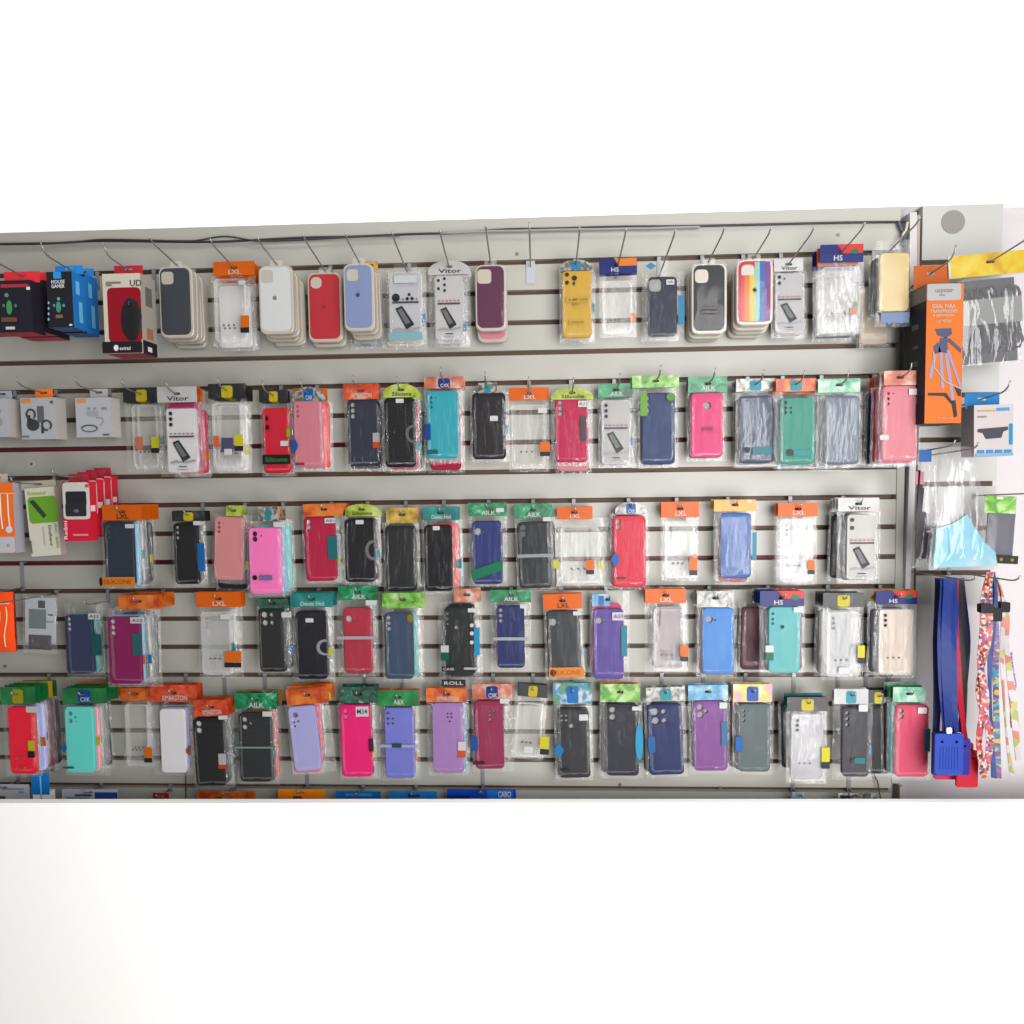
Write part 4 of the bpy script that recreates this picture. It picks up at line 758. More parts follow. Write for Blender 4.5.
MB().box(e[1] + .0004, e[1] + .0008, .02, .036, e[2] + (e[3] - e[2]) * .04, e[2] + (e[3] - e[2]) * .1).out('side_logo', pc((205, 200, 200), 150), b_)
# white earbud boxes
g = 'white earbud boxes of the second row'
def ear(q, label, hang, hc, art_kind, D=.06, hook=None):
    r_, b_, cv, e = carton('earbud_box', label, 'box', q, D, .036, pc((152, 155, 160), 60), pc((165, 160, 155), 60), hang, hc, g, hook=hook)
    x0, y0, x1, y1 = q
    def s(fx0, fy0, fx1, fy1): return (x0 + fx0 * (x1 - x0), y0 + fy0 * (y1 - y0), x0 + fx1 * (x1 - x0), y0 + fy1 * (y1 - y0))
    a = lambda *k, **kw: art(b_, cv, *k, x=60, **kw)
    a(s(.04, .02, .3, .12), (190, 120, 55))
    if art_kind == 1:
        for f in ((.18, .28, .42, .52), (.6, .55, .86, .78)):
            c = cv(s(*f)); MB().tube([(c[0] + c[2] * .5 * math.cos(t), -.0012, c[1] + c[3] * .5 * math.sin(t)) for t in [k * .45 for k in range(-2, 12)]], .0022, 6).out('printed_earbud', pc((48, 50, 55), 60), b_)
        a(s(.46, .2, .66, .6), (82, 84, 88)); a(s(.18, .52, .54, .8), (50, 52, 58), kind='o'); a(s(.2, .42, .3, .66), (45, 46, 52)); a(s(.58, .68, .66, .86), (45, 46, 52)); a(s(.06, .92, .26, .96), (95, 95, 100)); a(s(.82, .07, .9, .13), (70, 72, 78))
    elif art_kind == 2:
        a(s(.32, .34, .64, .46), (135, 137, 142)); a(s(.34, .24, .42, .3), (120, 122, 128)); a(s(.5, .24, .58, .3), (120, 122, 128)); a(s(.72, .24, .86, .3), (115, 117, 122))
        c = cv(s(.2, .7, .6, .86)); MB().tube([(c[0] + c[2] * .5 * math.cos(t) * (1 + .15 * t / 9), -.001, c[1] + c[3] * .5 * math.sin(t)) for t in [k * .4 for k in range(0, 24)]], .0014, 5).out('printed_cord', pc((88, 90, 95), 90), b_)
        a(s(.76, .92, .94, .96), (80, 80, 85)); c = cv(s(.55, .5, .78, .7)); MB().tube([(c[0] - c[2] * .3, -.001, c[1] + c[3] * .5), (c[0] + c[2] * .4, -.001, c[1] + c[3] * .4), (c[0] + c[2] * .5, -.001, c[1]), (c[0] + c[2] * .1, -.001, c[1] - c[3] * .5)], .001, 5).out('printed_cord', pc((120, 122, 126), 90), b_)
    else:
        a(s(.6, .3, .75, .36), (110, 112, 118)); a(s(.62, .5, .8, .7), (130, 135, 138), kind='o')
ear((-26, 399, 10, 437), 'white earbud box cut off at the left edge, second row', (-8, 391, 12, 399), pc((140, 145, 160), 5), 3, hook='cut-off white earbud box')
ear((20, 398, 57, 439), 'white earbud box with black ear-hook earbuds and orange tab', (35, 389, 53, 399), pc((225, 110, 30), 45), 1, hook='orange-tab earbud box')
ear((75, 398, 112, 437), 'white earbud box with corded earphones and white tab', (90, 389, 108, 398), pc((165, 165, 165), 100), 2, hook='white-tab earphone box')
# third row left: cable box, adapter box, red earbud boxes
g = 'boxes on the left of the third row'
r_, b_, cv, e = carton('charging_cable_box', 'orange and white charging cable box at left edge', 'box', (-20, 483, 16, 553), .06, .03, pc((205, 95, 25), 8), pc((150, 150, 158), 18), (-14, 474, 8, 484), pc((160, 150, 140), 5), g, hook='orange cable box')
a = lambda *k, **kw: art(b_, cv, *k, x=8, **kw)
a((-19.7, 537, 15.7, 552.6), (160, 162, 168)); a((-19.7, 493, 15.7, 494), (230, 140, 70))
for x0 in (0.5, 8): MB().tube([(cv((x0, 500, x0, 500))[0], -.0012, cv((x0, 494, x0, 494))[1]), (cv((x0, 500, x0, 500))[0], -.0012, cv((x0, 515, x0, 515))[1]), (cv((x0 + 1, 500, x0 + 1, 500))[0], -.0012, cv((x0, 529, x0, 529))[1])], .0017, 5).out('printed_cable', pc((190, 185, 185), 8), b_)
a((6, 526, 13, 533), (165, 185, 195), kind='o'); a((7, 544, 10, 547), (130, 130, 138))
r_, b_, cv, e = carton('wireless_adapter_box', 'tilted white and green wireless adapter box', 'box', (24, 488, 57, 556), .065, .02, pc((180, 178, 165), 40), pc((165, 150, 145), 58), (21, 481, 56, 489), pc((155, 150, 135), 40), g, tilt=-3.5, hook='tilted green adapter box')
a = lambda *k, **kw: art(b_, cv, *k, x=40, **kw)
a((26.5, 497, 56.7, 523), (88, 140, 35)); a((27, 491, 46, 495), (130, 150, 40), txt='Kimaster')
c = cv((38, 509, 38, 509)); flat('printed_adapter', [(c[0] - .024, c[1] + .02), (c[0] - .012, c[1] + .024), (c[0] + .018, c[1] - .018), (c[0] + .008, c[1] - .024)], -.0008, pc((40, 55, 35), 40), b_)
a((46, 526, 50, 546), (70, 85, 55), txt='Dualband', rot=-math.pi / 2); a((52, 524, 56, 549), (105, 150, 55), txt='AC 600', rot=-math.pi / 2); a((40, 527, 42, 545), (150, 150, 140)); a((27, 540, 29, 553), (90, 95, 75))
def redbox(q, D, label, hook=None):
    r_, b_, cv, e = carton('earbud_box', label, 'box', q, D, .026, pc((178, 18, 48), 80), pc((190, 26, 48), 95), (q[0] + 7, q[1] - 8, q[2] - 2, q[1]), pc((150, 30, 50), 80), g, hook=hook)
    x0, y0, x1, y1 = q
    def s(fx0, fy0, fx1, fy1): return (x0 + fx0 * (x1 - x0), y0 + fy0 * (y1 - y0), x0 + fx1 * (x1 - x0), y0 + fy1 * (y1 - y0))
    a = lambda *k, **kw: art(b_, cv, *k, x=80, **kw)
    a(s(.01, .01, .99, .63), (178, 176, 172)); a(s(.12, .16, .86, .40), (30, 32, 36), y=-.0004); a(s(.12, .36, .86, .58), (34, 36, 42), y=-.0009); a(s(.42, .46, .6, .52), (90, 90, 95), kind='o', y=-.0014)
    a(s(.8, .04, .93, .09), (170, 60, 60), y=-.0005); a(s(.06, .66, .22, .97), (215, 190, 195), txt='Redmi', rot=math.pi / 2); a(s(.4, .88, .92, .91), (190, 120, 130))
    MB().box(e[1], e[1] + .0004, .004, .020, e[2] + (e[3] - e[2]) * .5, e[2] + (e[3] - e[2]) * .6).out('side_print', pc((220, 190, 190), 95), b_)
redbox((62, 482, 91, 541), .125, 'red and white earbud box nearest the viewer, third row', 'red earbud boxes')
redbox((70.5, 480, 98.5, 536), .095, 'red earbud box second behind the nearest red one')
redbox((79, 478, 106, 532), .065, 'red earbud box third behind the nearest red one')
redbox((87, 476, 113, 529), .035, 'rearmost red earbud box against the panel')
# fourth row left: orange pouch and clear bag with a black gadget
cx, cz, w, h = rect((-26, 592, 16, 652), .07)
r_ = empty('cable_pouch', (cx, -.07, cz + h / 2), 'orange plastic pouch with pale earphone cord, left edge', 'pouch')
pillow('pouch', -w / 2, w / 2, -h, 0, -.008, 0, .01, pm('pouch_orange', alb((215, 68, 22), 8), .4), r_, .0008)
for x0 in (2, 9):
    P = [((un(x0 + 1.2 * math.sin(i * .8), 606 + i * 5, .07)[0] - cx), -.0105, un(0, 606 + i * 5, .07)[1] - cz - h / 2) for i in range(9)]
    MB().tube(P, .0018, 5).out('cord', pc((200, 170, 130), 8), r_, True)
flat('pouch_seal', box_pts(0, -.028, w * .96, .004), -.0088, pc((230, 150, 110), 8), r_)
make_hook(cx + w * .2, cz + h / 2 + .002, .07, 'orange pouch at the left edge', L=.2)
cx, cz, w, h = rect((22, 595, 59, 652), .06)
r_ = empty('gadget_package', (cx, -.06, cz + h / 2 - .004), 'clear bag with grey card and black gadget, fourth row left', 'package', ry=math.radians(3))
H = h
plate('backing_card', rr(0, -H * .42, w * .9, H * .8, .003, 2), [rr(0, -.002, .014, .005, .002, 2)], .004, .001, pc((150, 155, 158), 40), r_)
pillow('clear_bag', -w / 2, w / 2, -H, .004, -.004, .003, .008, F_CRUMP, r_)
flat('printed_window', box_pts(-w * .08, -H * .4, w * .5, H * .34), .0035, pc((72, 92, 92), 40), r_)
flat('sticker', box_pts(w * .04, -H * .14, w * .2, H * .13), .0036, pc((32, 32, 34), 40), r_)
flat('printed_text', box_pts(w * .3, -H * .32, w * .14, H * .03), .0036, pc((50, 55, 60), 40), r_); flat('printed_text', box_pts(w * .28, -H * .44, w * .2, H * .02), .0036, pc((95, 100, 105), 40), r_)
pillow('gadget', -w * .32, w * .34, -H * .93, -H * .68, -.0022, .002, .004, pm('gadget_black', alb((44, 34, 44), 40), .4), r_, .0003)
make_hook(cx, cz + h / 2 - .004, .06, 'bag with the black gadget', L=.2)
# empty hook of the top row with a clear ticket plate
X, Z = un(530.5, 262, .0)
r_ = empty('wall_hook', (X, 0, Z - .012), 'empty wire hook with clear ticket plate beside the yellow case', 'hook', 'wire hooks of the slatted panel')
MB().box(-.011, .011, -.0035, -.0003, -.042, .014).box(-.005, .005, -.002, .0125, .008, .011).out('ticket_plate', M_TAG, r_)
MB().tube([(0, -.003, .0), (0, -.02, .002), (0, -.15, .012), (0, -.165, .016), (0, -.178, .026), (0, -.186, .038)], .0021, 6).out('wire', M_WIRE, r_, True)
# ------------------------------------------------------------ right hand side
# tripod box
r_, b_, cv, e = carton('tripod_box', 'tall orange, black and grey tripod box with tripod picture', 'box', (927, 284, 961, 423), .15, .085, pc((252, 128, 22), 940), pc((34, 30, 40), 915), (914, 266, 948, 285), pc((225, 105, 15), 930), None, hook='tall tripod box', topm=pc((150, 140, 135), 930))
a = lambda *k, **kw: art(b_, cv, *k, x=940, **kw)
a((927.2, 284.2, 960.8, 300), (205, 203, 205)); a((935, 289, 953, 293.5), (140, 125, 130), txt='uzpstar'); a((939, 294.5, 945, 296), (170, 150, 155))
a((932, 304.5, 955, 308), (250, 225, 205), txt='IDEAL PARA'); a((930, 309, 957, 312.6), (250, 225, 205), txt='TRANSMISSÕES'); a((933, 313.7, 954, 317), (250, 225, 205), txt='E GRAVAÇÃO'); a((936, 320, 951, 323), (250, 215, 190), txt='1,20 METRO')
a((937, 416.5, 953, 419), (250, 190, 130), txt='multitask')
tp = pc((84, 92, 128), 940); lg_ = pc((185, 172, 205), 940); dk = pc((48, 44, 52), 940)
def P(x, y): c = cv((x, y, x, y)); return c[0], c[1]
T = empty
tri = MB().prism([P(935, 329), P(951, 328), P(952, 334), P(946, 338), P(937, 335)], -.0008, -.0003).prism([P(940, 338), P(947, 337), P(948, 353), P(938, 352)], -.0008, -.0003).prism([P(946, 340), P(949, 338), P(961, 349), P(960.6, 353)], -.0012, -.0004).prism([P(933, 347), P(938, 342), P(941, 352), P(935, 354)], -.0008, -.0003).out('printed_tripod_head', tp, b_)
MB().prism([P(939, 352), P(942, 352), P(944, 388), P(941, 389)], -.0008, -.0003).prism([P(944, 352), P(947.5, 352), P(954.5, 402), P(951.5, 403)], -.0008, -.0003).prism([P(946, 350), P(949, 351), P(960.8, 385), P(960.8, 392)], -.0012, -.0003).prism([P(934, 353), P(937, 353), P(931, 380), P(928.5, 376)], -.0008, -.0003).out('printed_tripod_legs', lg_, b_)
MB().prism([P(951, 401), P(955, 400), P(957, 416), P(954, 417.5)], -.0014, -.0003).prism([P(928, 393), P(946, 393), P(952, 402), P(951, 404), P(944, 396), P(928, 395.5)], -.0014, -.0003).prism([P(954, 386), P(960.6, 388), P(960.6, 396), P(958, 396)], -.0016, -.0003).out('printed_tripod_feet', dk, b_)
MB().tube([(*P(933, 352)[:1], -.0015, P(933, 352)[1]), (P(934, 368)[0], -.0015, P(934, 368)[1]), (P(945, 382)[0], -.0015, P(945, 382)[1]), (P(961, 389)[0], -.0015, P(961, 389)[1])], .0012, 5).out('printed_strap', pc((245, 225, 205), 940), b_)
for z0, z1, c_, y0, y1 in ((.885, .995, (150, 142, 140), .0, .085), (.70, .74, (120, 105, 110), .03, .055), (.56, .585, (120, 105, 110), .03, .05), (.43, .47, (110, 98, 104), .03, .055), (.16, .2, (150, 138, 145), .03, .06)):
    MB().box(e[0] - .0004, e[0], y0, y1, e[2] + (e[3] - e[2]) * z0, e[2] + (e[3] - e[2]) * z1).out('side_print', pc(c_, 915), b_)
# yellow header bag with coiled black cable lights
cx, cz, w, h = rect((962, 276, 1022, 360), .11); hd = rect((948, 254, 1044, 274), .11)
Xh, Zh = un(990, 262, .11)
r_ = empty('cable_light_package', (Xh, -.11, Zh), 'clear bag of coiled black cable under bright yellow header', 'package', ry=math.radians(-4))
FY = ramp_mat('card_bright_yellow', [(.3, alb((235, 180, 10), 990)), (.5, alb((252, 215, 30), 990)), (.72, alb((255, 232, 90), 990))], noise=26, rough=.35, dist=.8)
plate('header_card', box_pts(hd[0] - Xh, hd[1] - Zh, hd[2], hd[3]), [rr(0, 0, .02, .006, .003, 2)], -.001, .001, FY, r_)
flat('header_edge', box_pts(hd[0] - Xh - hd[2] / 2 + .0025, hd[1] - Zh, .005, hd[3]), -.0012, pc((245, 235, 220), 950), r_)
cx -= Xh; cz -= Zh
b = MB()
for i in range(15):
    xx = cx - w * .42 + w * .84 * i / 14; P_ = []
    for k in range(15):
        t = k / 14 * 2 * math.pi; P_.append((xx + .012 * math.cos(t) + R_.uniform(-.002, .002), .018 + .009 * math.sin(3 * t + i) + .002 * (i % 3), cz + h * (.40 - .02 * (i % 4)) * math.sin(t)))
    b.tube(P_, .0036, 5)
b.out('coiled_cable', pm('cable_black', alb((52, 54, 64), 990), .35), r_, True)
MB().box(cx - w * .5, cx + w * .46, .006, .0075, cz - h * .06, cz + h * .24).out('insert_card', pc((150, 152, 150), 990), r_)
MB().box(cx - w * .5, cx + w * .5, .034, .036, cz - h * .5, cz + h * .5).out('backing_card', pc((70, 72, 78), 990), r_)
pillow('clear_bag', cx - w * .56, cx + w * .62, cz - h * .54, hd[1] - Zh - hd[3] / 2 + .002, -.004, .004, .04, film('crumpled_bag', .10, rough=.12, bump=.8, fmul=1.1, veilcol=(.5, .5, .52), sc=(30, 30, 7)), r_, .003, 9, 10)
make_hook(Xh, Zh, .11, 'yellow-header bag', L=.24)
cx, cz, w, h = rect((1014, 269, 1040, 283), .06)
# white box with black adapter
r_, b_, cv, e = carton('adapter_box', 'white and blue box picturing a black hub', 'box', (974, 405, 1012, 456), .13, .045, pc((236, 225, 225), 990), pc((205, 188, 188), 970), (965, 393, 999, 408), pc((15, 140, 215), 980), None, hook='white and blue hub box', tilt=-1)  # side face colour lightened to make up for the shade on it
a = lambda *k, **kw: art(b_, cv, *k, x=990, **kw)
def P(x, y): c = cv((x, y, x, y)); return c[0], c[1]
MB().prism([P(977, 429), P(1007, 427), P(1007, 430), P(1002, 432), P(1000, 438), P(985, 439), P(982, 433), P(977, 432)], -.002, -.0003).out('printed_hub', pc((78, 72, 84), 990), b_)
a((996, 408, 1009, 411), (90, 175, 225)); a((977, 410, 995, 411.5), (205, 195, 130)); a((977, 416, 986, 417.5), (165, 155, 145)); a((1008.5, 424, 1011.5, 445), (40, 165, 230)); 
for i in range(4): a((976 + i * 9, 450, 983 + i * 9, 453), (70, 160, 225))
a((974.3, 453.5, 1011.7, 455.8), (150, 200, 235))
# big crumpled bags with earphones and a pale blue pouch
FB = film('big_bag_film', .05, rough=.12, bump=.7, fmul=.8, veilcol=(.6, .58, .62), sc=(34, 34, 7))
def bigbag(q, D, label, hole, contents, nm, xf=None):
    cx, cz, w, h = rect(q, D); Xh, Zh = un(hole[0], hole[1], D)
    r_ = empty('earphone_bag', (Xh, -D, Zh), label, 'package')
    o = pillow('clear_bag', cx - Xh - w / 2, cx - Xh + w / 2, cz - Zh - h / 2, cz - Zh + h / 2, -.012, .002, .022, FB, r_, .004, 9, 14)
    zt, zb_ = cz - Zh + h / 2, cz - Zh - h / 2
    for v in o.data.vertices:  # gathered towards the hook at the top
        t = (v.co.z - zb_) / (zt - zb_); v.co.x *= 1 - .62 * max(0, t) ** 1.2
    contents(r_, lambda x, y: (un(x, y, D)[0] - Xh, un(x, y, D)[1] - Zh))
    return r_, Xh, Zh
def cont1(r_, P):
    pts = [P(937, 529), P(953, 524), P(960, 520), P(968, 514), P(975, 527), P(985, 542), P(996, 552), P(998, 566), P(934, 568)]
    b = MB().prism(pts, .002, .012)
    b.out('pale_blue_pouch', ramp_mat('pouch_pale_blue', [(.3, alb((100, 205, 235), 960)), (.55, alb((150, 222, 242), 960)), (.7, alb((205, 240, 248), 960))], noise=16, rough=.4), r_)
    flat('blue_panel', [P(944, 528), P(952, 528), P(951, 556), P(944, 552)], .0015, pc((60, 185, 230), 945), r_)
def cont2(r_, P):
    b = MB(); 
    for i in range(4):
        Q = [P(921 + 2 * i, 470 + 6 * i), P(919 + 2 * i, 510), P(918 + 1.5 * i, 545), P(922 + i, 560), P(930, 556), P(931, 540), P(934 - i, 533)]
        b.tube([(x, .006 + .003 * i, z) for x, z in Q], .0026, 5)
    b.out('earphone_cord', pm('cord_black', alb((48, 46, 52), 930), .4), r_, True)
    MB().box(P(921, 522)[0], P(929, 522)[0], .008, .02, P(0, 566)[1], P(0, 522)[1]).out('earphone_case', pm('case_black', alb((45, 45, 52), 930), .4), r_)
    for x in (932, 945): MB().prism(circ(*P(x, 560), .0075, 14), .0005, .008).out('earbud', pm('bud_black', alb((40, 38, 46), 930), .35), r_)
    flat('pink_print', box_pts(*P(921, 478), .02, .03), .006, pc((240, 140, 165), 920), r_)
    flat('blue_print', box_pts(*P(922, 456), .028, .028), -.0125, pc((50, 110, 190), 920), r_)
r1, X1, Z1 = bigbag((915, 448, 946, 568), .10, 'clear bag of black earphones left of the pale blue pouch', (928, 450), cont2, 'x')
make_hook(X1, Z1, .10, 'bag of black earphones', L=.2)
r2, X2, Z2 = bigbag((931, 447, 999, 570), .15, 'large shiny bag with pale blue pouch in its foot', (952, 452), cont1, 'x')
make_hook(X2, Z2, .15, 'large bag with the blue pouch', L=.24)
# green header package far right
cx, cz, w, h = rect((990, 513, 1016, 556), .09); hd = rect((985, 496, 1016, 513), .09); Xh, Zh = un(1000, 498, .09)
r_ = empty('accessory_package', (Xh, -.09, Zh), 'grey pouch package under leaf green header, right edge', 'package', ry=math.radians(3))
header('leaf', (hd[0] - Xh, hd[1] - Zh, hd[2], hd[3]), r_, (0, .0))
pillow('grey_pouch', cx - Xh - w / 2, cx - Xh + w / 2, cz - Zh - h / 2, cz - Zh + h / 2 + .003, -.005, .002, .012, pm('pouch_grey', alb((135, 135, 145), 1000), .3), r_, .001)
c = rect((995, 555, 1020, 563), .09); flat('black_strip', box_pts(c[0] - Xh, c[1] - Zh, c[2], c[3]), -.004, pc((50, 48, 46), 1000), r_)
for x in (1003, 1014):
    c = rect((x - 2, 557, x + 2, 561), .09); flat('printed_logo', circ(c[0] - Xh, c[1] - Zh, .004, 10), -.0046, pc((170, 150, 60), 1000), r_)
make_hook(Xh, Zh + .008, .09, 'leaf green header package', L=.26)
X, Z = un(980, 488, .0)
# lanyards
def ribbon(pts, wpx, D, mat, par, org, name='strap', t=.0012):
    P_ = [un(x, y, D) for x, y in pts]; w = wpx * (1.635 - D) / F; n = len(P_); v = []
    Q = []
    for i in range((n - 1) * 5 + 1):   # smooth the path
        s = i / 5; k = min(int(s), n - 2); t_ = s - k; p0 = P_[max(k - 1, 0)]; p1 = P_[k]; p2 = P_[k + 1]; p3 = P_[min(k + 2, n - 1)]
        Q.append(tuple(.5 * (2 * p1[j] + (p2[j] - p0[j]) * t_ + (2 * p0[j] - 5 * p1[j] + 4 * p2[j] - p3[j]) * t_ ** 2 + (3 * p1[j] - p0[j] - 3 * p2[j] + p3[j]) * t_ ** 3) for j in (0, 1)))
    for i, (x, z) in enumerate(Q):
        tw = .0025 * math.sin(i * .55)
        for dx, y in ((-w / 2, -t / 2 - tw), (w / 2, -t / 2 + tw), (w / 2, t / 2 + tw), (-w / 2, t / 2 - tw)): v.append((x + dx - org[0], y - D - org[1], z - org[2]))
    fs = [(i * 4 + k, (i + 1) * 4 + k, (i + 1) * 4 + (k + 1) % 4, i * 4 + (k + 1) % 4) for i in range(len(Q) - 1) for k in range(4)]
    fs += [(0, 1, 2, 3), tuple((len(Q) - 1) * 4 + k for k in (3, 2, 1, 0))]
    return mobj(name, v, fs, mat, par, False)
def badge(q, D, mat, par, org, ribs=True):
    cx, cz, w, h = rect(q, D); cx -= org[0]; cz -= org[2]; yb = -D - org[1]
    hs = [circ(cx - w * .25, cz + h * .3, .0035, 10), circ(cx + w * .25, cz + h * .3, .0035, 10)]
    o = plate('badge_holder', rr(cx, cz, w, h, .006, 3), hs, yb - .004, .005, mat, par, .001, cx, cz)
    if ribs:
        for i in range(7): MB().box(cx - w * .3 + w * .1 * i - .0008, cx - w * .3 + w * .1 * i + .0008, yb - .0052, yb - .0035, cz - h * .36, cz + h * .18).out('rib', mat, o)
    MB().prism(rr(cx, cz + h * .5 + .006, .012, .016, .003, 2), yb - .003, yb + .001).out('clip', pm('clip_metal', (.5, .5, .5), .3, .8), o)
    return o
def lanyard(label, D, hx, paths, mat, bq=None, bm=None, clip=True, wpx=6, ribs=True, buckle=None):
    X, Z = un(hx, 578, D); org = (X, -D, Z)
    r_ = empty('lanyard', org, label, 'lanyard', 'lanyards on the right')
    for p in paths: ribbon(p[0], p[1] if len(p) > 1 else wpx, D - (p[2] if len(p) > 2 else 0), mat if len(p) < 4 else p[3], r_, org)
    if bq: badge(bq, D + .004, bm or mat, r_, org, ribs)
    return r_, org
nv = pm('strap_royal', alb((36, 62, 150), 950), .5); nv2 = pm('strap_navy', alb((40, 50, 115), 940), .5); rd = pm('strap_red', alb((215, 15, 60), 960), .5); bk = pm('strap_black', alb((56, 54, 56), 960), .5)
pb = pm('badge_blue', alb((38, 82, 205), 950), .35); pb2 = pm('badge_indigo', alb((48, 44, 160), 960), .35); pr = pm('badge_red', alb((228, 25, 60), 965), .35); pk_ = pm('badge_pink', alb((235, 40, 110), 950), .35)
lanyard('royal blue lanyard with ribbed blue badge holder, front of bunch', .15, 947, [([(948, 578), (946, 620), (947, 680), (949, 732)], 9), ([(944, 579), (941, 625), (943, 690), (946, 732)], 7, .003)], nv, (934, 733, 962, 774), pb)
lanyard('navy lanyard at the left of the bunch', .125, 938, [([(939, 578), (937, 630), (938, 680), (936, 732)], 8), ([(943, 579), (945, 630), (946, 690), (945, 732)], 7, .004)], nv2, (932, 731, 958, 775), nv2, ribs=False)
lanyard('indigo lanyard with smooth indigo badge holder', .135, 952, [([(951, 578), (953, 640), (954, 700), (957, 736)], 6), ([(955, 579), (956, 620), (950, 690), (955, 736)], 5, .003)], nv, (946, 738, 969, 775), pb2, ribs=False)
lanyard('red lanyard with red badge holder hanging lowest', .11, 956, [([(954, 579), (954, 620), (957, 670), (964, 730), (966, 748)], 6), ([(956, 579), (957, 640), (960, 700), (966, 748)], 5, .003)], rd, (956, 750, 977, 787), pr, ribs=False)
lanyard('black lanyard behind the red one', .10, 960, [([(957, 578), (960, 625), (963, 680), (961, 730)], 6), ([(961, 579), (964, 640), (964, 700), (964, 735)], 5, .003)], bk, (953, 742, 972, 778), pr, ribs=False)
lanyard('dark navy lanyard at the right of the bunch, pink holder', .09, 962, [([(961, 578), (966, 620), (966, 660), (960, 735)], 6)], nv2, (934, 742, 958, 779), pk_, ribs=False)
FL = ramp_mat('strap_floral', [(0, alb((245, 225, 220), 985)), (.2, alb((235, 70, 90), 985)), (.4, alb((250, 200, 120), 985)), (.5, alb((240, 120, 120), 985)), (.62, alb((120, 110, 190), 985)), (.72, alb((225, 60, 70), 985)), (.85, alb((60, 55, 60), 985))], noise=170, tex='voro', const=True, rough=.55, rnd=False)
RB = ramp_mat('strap_rainbow', [(0, alb((60, 160, 200), 995)), (.16, alb((150, 60, 130), 995)), (.32, alb((235, 205, 80), 995)), (.46, alb((90, 130, 200), 995)), (.6, alb((170, 60, 100), 995)), (.74, alb((110, 200, 200), 995)), (.88, alb((130, 110, 180), 995))], scale=(.6, 1, 1.3), noise=130, tex='voro', const=True, rough=.55, rnd=False)
PY = ramp_mat('strap_pastel', [(0, alb((245, 235, 235), 1010)), (.3, alb((225, 225, 130), 1010)), (.45, alb((245, 240, 240), 1010)), (.62, alb((200, 205, 120), 1010)), (.75, alb((240, 150, 130), 1010))], scale=(.4, 1, .5), noise=90, tex='voro', const=True, rough=.55, rnd=False)
PUR = ramp_mat('strap_purple', [(.4, alb((110, 60, 165), 1012)), (.6, alb((215, 200, 235), 1012))], noise=240, rough=.5, rnd=False); ORP = ramp_mat('strap_orange', [(.4, alb((250, 120, 90), 1012)), (.6, alb((250, 210, 190), 1012))], noise=240, rough=.5, rnd=False)
def neck(label, D, hx, paths, mat, buckles):
    r_, org = lanyard(label, D, hx, paths, mat)
    for q in buckles:
        cx, cz, w, h = rect(q, D + .006); MB().prism(rr(cx - org[0], cz - org[2], w, h, .003, 2), -.010, .004).out('buckle', pm('buckle_black', alb((46, 44, 50), 985), .4), r_)
neck('floral pink and red lanyard with black buckle', .14, 989, [([(990, 572), (985, 592), (984, 625), (980, 660), (985, 700), (979, 740), (984, 775)], 7), ([(991, 572), (989, 595), (988, 640), (978, 690), (990, 735), (984, 778)], 6, .004)], FL, [(980, 604, 993, 613)])
neck('multicoloured patchwork lanyard beside the floral one', .12, 992, [([(991, 572), (994, 600), (995, 650), (996, 700), (997, 778)], 7), ([(993, 572), (996, 600), (990, 660), (991, 720), (994, 778)], 4, -.004, pm('strap_steel_blue', alb((75, 95, 160), 990), .5))], RB, [(992, 608, 1001, 621)])
neck('white and lime lanyard with purple and orange lettering patches', .10, 996, [([(993, 572), (1001, 596), (1006, 620), (1007, 650), (1013, 700), (1018, 760)], 6), ([(995, 572), (1003, 600), (1002, 660), (1006, 730), (1012, 776)], 3, -.004), ([(1009, 652), (1011, 670), (1012.5, 688)], 6.5, .003, PUR), ([(1012, 694), (1013.5, 710), (1015, 728)], 7, .003, ORP)], PY, [(1000, 602, 1009, 612)])
for hx, D, s in ((947, .14, 'blue and red lanyards'), (988, .14, 'colourful lanyards')):
    X, Z = un(hx, 577, D); make_hook(X, Z, D, s, L=.24)
# ------------------------------------------------------------ bottom row: tops of packages hanging behind the added counter wall
g = 'packages of the bottom row behind the counter wall'
def low(name, label, q, D, col, txt=None, tcol=(230, 232, 235), art2=None, hookx=None, extra=None, foil=None, body=(225, 225, 225), Lbl=None):
    D = min(D, .055) * .8; cx, cz, w, h = rect(q, D); Xh, Zh = un(hookx or (q[0] + q[2]) / 2, q[1] + 1.5, D)
    xm = (q[0] + q[2]) / 2
    r_ = empty(name, (Xh, -D, Zh - .004), label, 'package', g)
    m = FOIL[foil] if foil else pm('low_card', alb(col, xm), .4)
    zt = cz + h / 2 - Zh + .004
    o = plate('header_card', box_pts(cx - Xh, zt - .03, w, .06), [rr(0, max(-.001, min(-.001, zt - .006)), .016, .005, .002, 2)], -.001, .0015, m, r_)
    MB().box(cx - Xh - w * .48, cx - Xh + w * .48, .001, .02, zt - .2, zt - .055).out('carton', pm('low_body', alb(body, xm), .45), r_)
    if art2: 
        for (x0, y0, x1, y1, c_) in art2:
            a_ = rect((x0, y0, x1, y1), D); flat('printed_block', box_pts(a_[0] - Xh, a_[1] - Zh + .004, a_[2], a_[3]), -.0012, pm('print', alb(c_, xm), .4), o)
    if txt:
        a_ = rect(extra, D); text(txt, a_[0] - Xh, a_[1] - Zh + .004, a_[2], a_[3], -.0022, pm('print', alb(tcol, xm), .4), o)
    make_hook(Xh, Zh - .004, D, Lbl, L=D + .025)
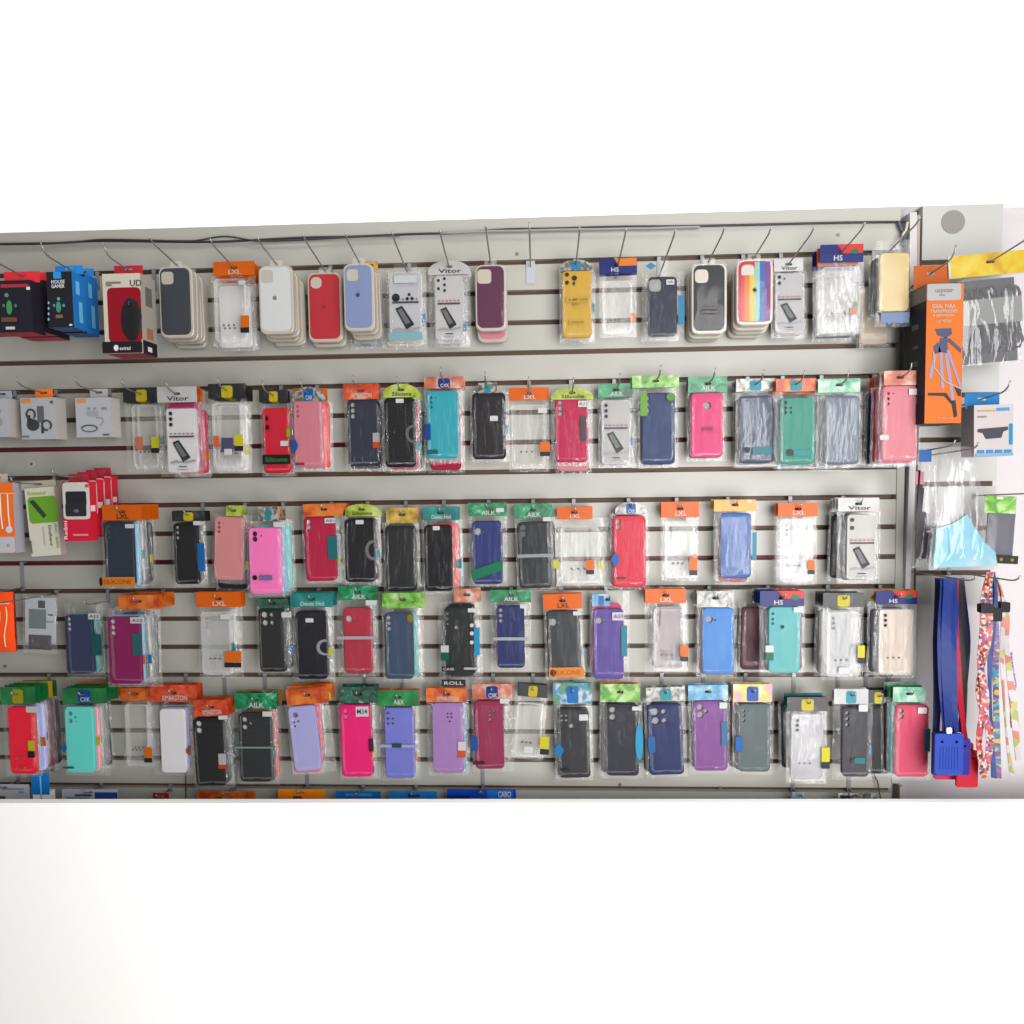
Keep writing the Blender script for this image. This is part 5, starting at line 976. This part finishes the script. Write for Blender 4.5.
low('boxed_accessory', 'white carton top with grey print, left corner of bottom row', (-20, 784, 30, 802), .09, (150, 152, 160), art2=[(2, 788, 24, 789.5, (100, 110, 125)), (0, 796, 6, 801, (50, 48, 55)), (19, 791, 24, 793, (70, 125, 180))], Lbl='corner white carton')
low('cable_package', 'bright blue slanted card with pale stripe, bottom row', (31, 772, 50, 802), .07, (10, 105, 175), art2=[(40, 776, 42.5, 800, (110, 180, 215))], Lbl='slanted blue card')
low('boxed_accessory', 'white and dark blue card top left of the red tab', (62, 789, 118, 802), .09, (160, 162, 175), art2=[(95, 792, 118, 801, (30, 60, 125)), (75, 794, 92, 796, (55, 55, 70)), (66, 797, 90, 800, (90, 100, 130))], Lbl='white and dark blue card')
low('accessory_package', 'small dark red tab in the bottom row', (153, 793, 169, 802), .06, (140, 22, 42), Lbl='dark red tab')
low('accessory_package', 'wide orange header top below the barcode black case', (197, 791, 256, 802), .08, (225, 118, 25), foil='orange', art2=[(215, 797, 222, 801, (90, 50, 25))], Lbl='wide orange header')
low('accessory_package', 'orange header top below the tilted lilac case', (278, 789, 325, 802), .08, (240, 135, 20), art2=[(293, 796, 302, 801, (110, 40, 60))], Lbl='orange header below the lilac case')
low('accessory_package', 'deep blue header top below the vivid pink case', (336, 791, 381, 802), .07, (10, 105, 185), art2=[(345, 793, 372, 796, (60, 145, 205))], Lbl='deep blue header below the pink case')
low('accessory_package', 'light blue header top below the periwinkle case', (389, 791, 437, 802), .07, (30, 125, 200), art2=[(408, 794, 420, 797, (20, 75, 130))], Lbl='light blue header below the periwinkle case')
low('accessory_package', 'royal blue header with white lettering, bottom row', (447, 789, 516, 802), .08, (10, 75, 190), txt='CABO', extra=(498, 791, 511, 797), art2=[(487, 790, 513, 801, (35, 120, 225)), (447, 795, 470, 801, (10, 50, 140))], Lbl='royal blue lettered header')
low('accessory_package', 'pale grey tab top at the right of the bottom row', (792, 792, 806, 802), .05, (190, 205, 215), Lbl='pale grey tab')
low('accessory_package', 'dark printed header top at right of the bottom row', (838, 793, 876, 802), .07, (70, 68, 75), foil='silver', art2=[(840, 795, 850, 801, (60, 60, 70))], Lbl='dark printed header')
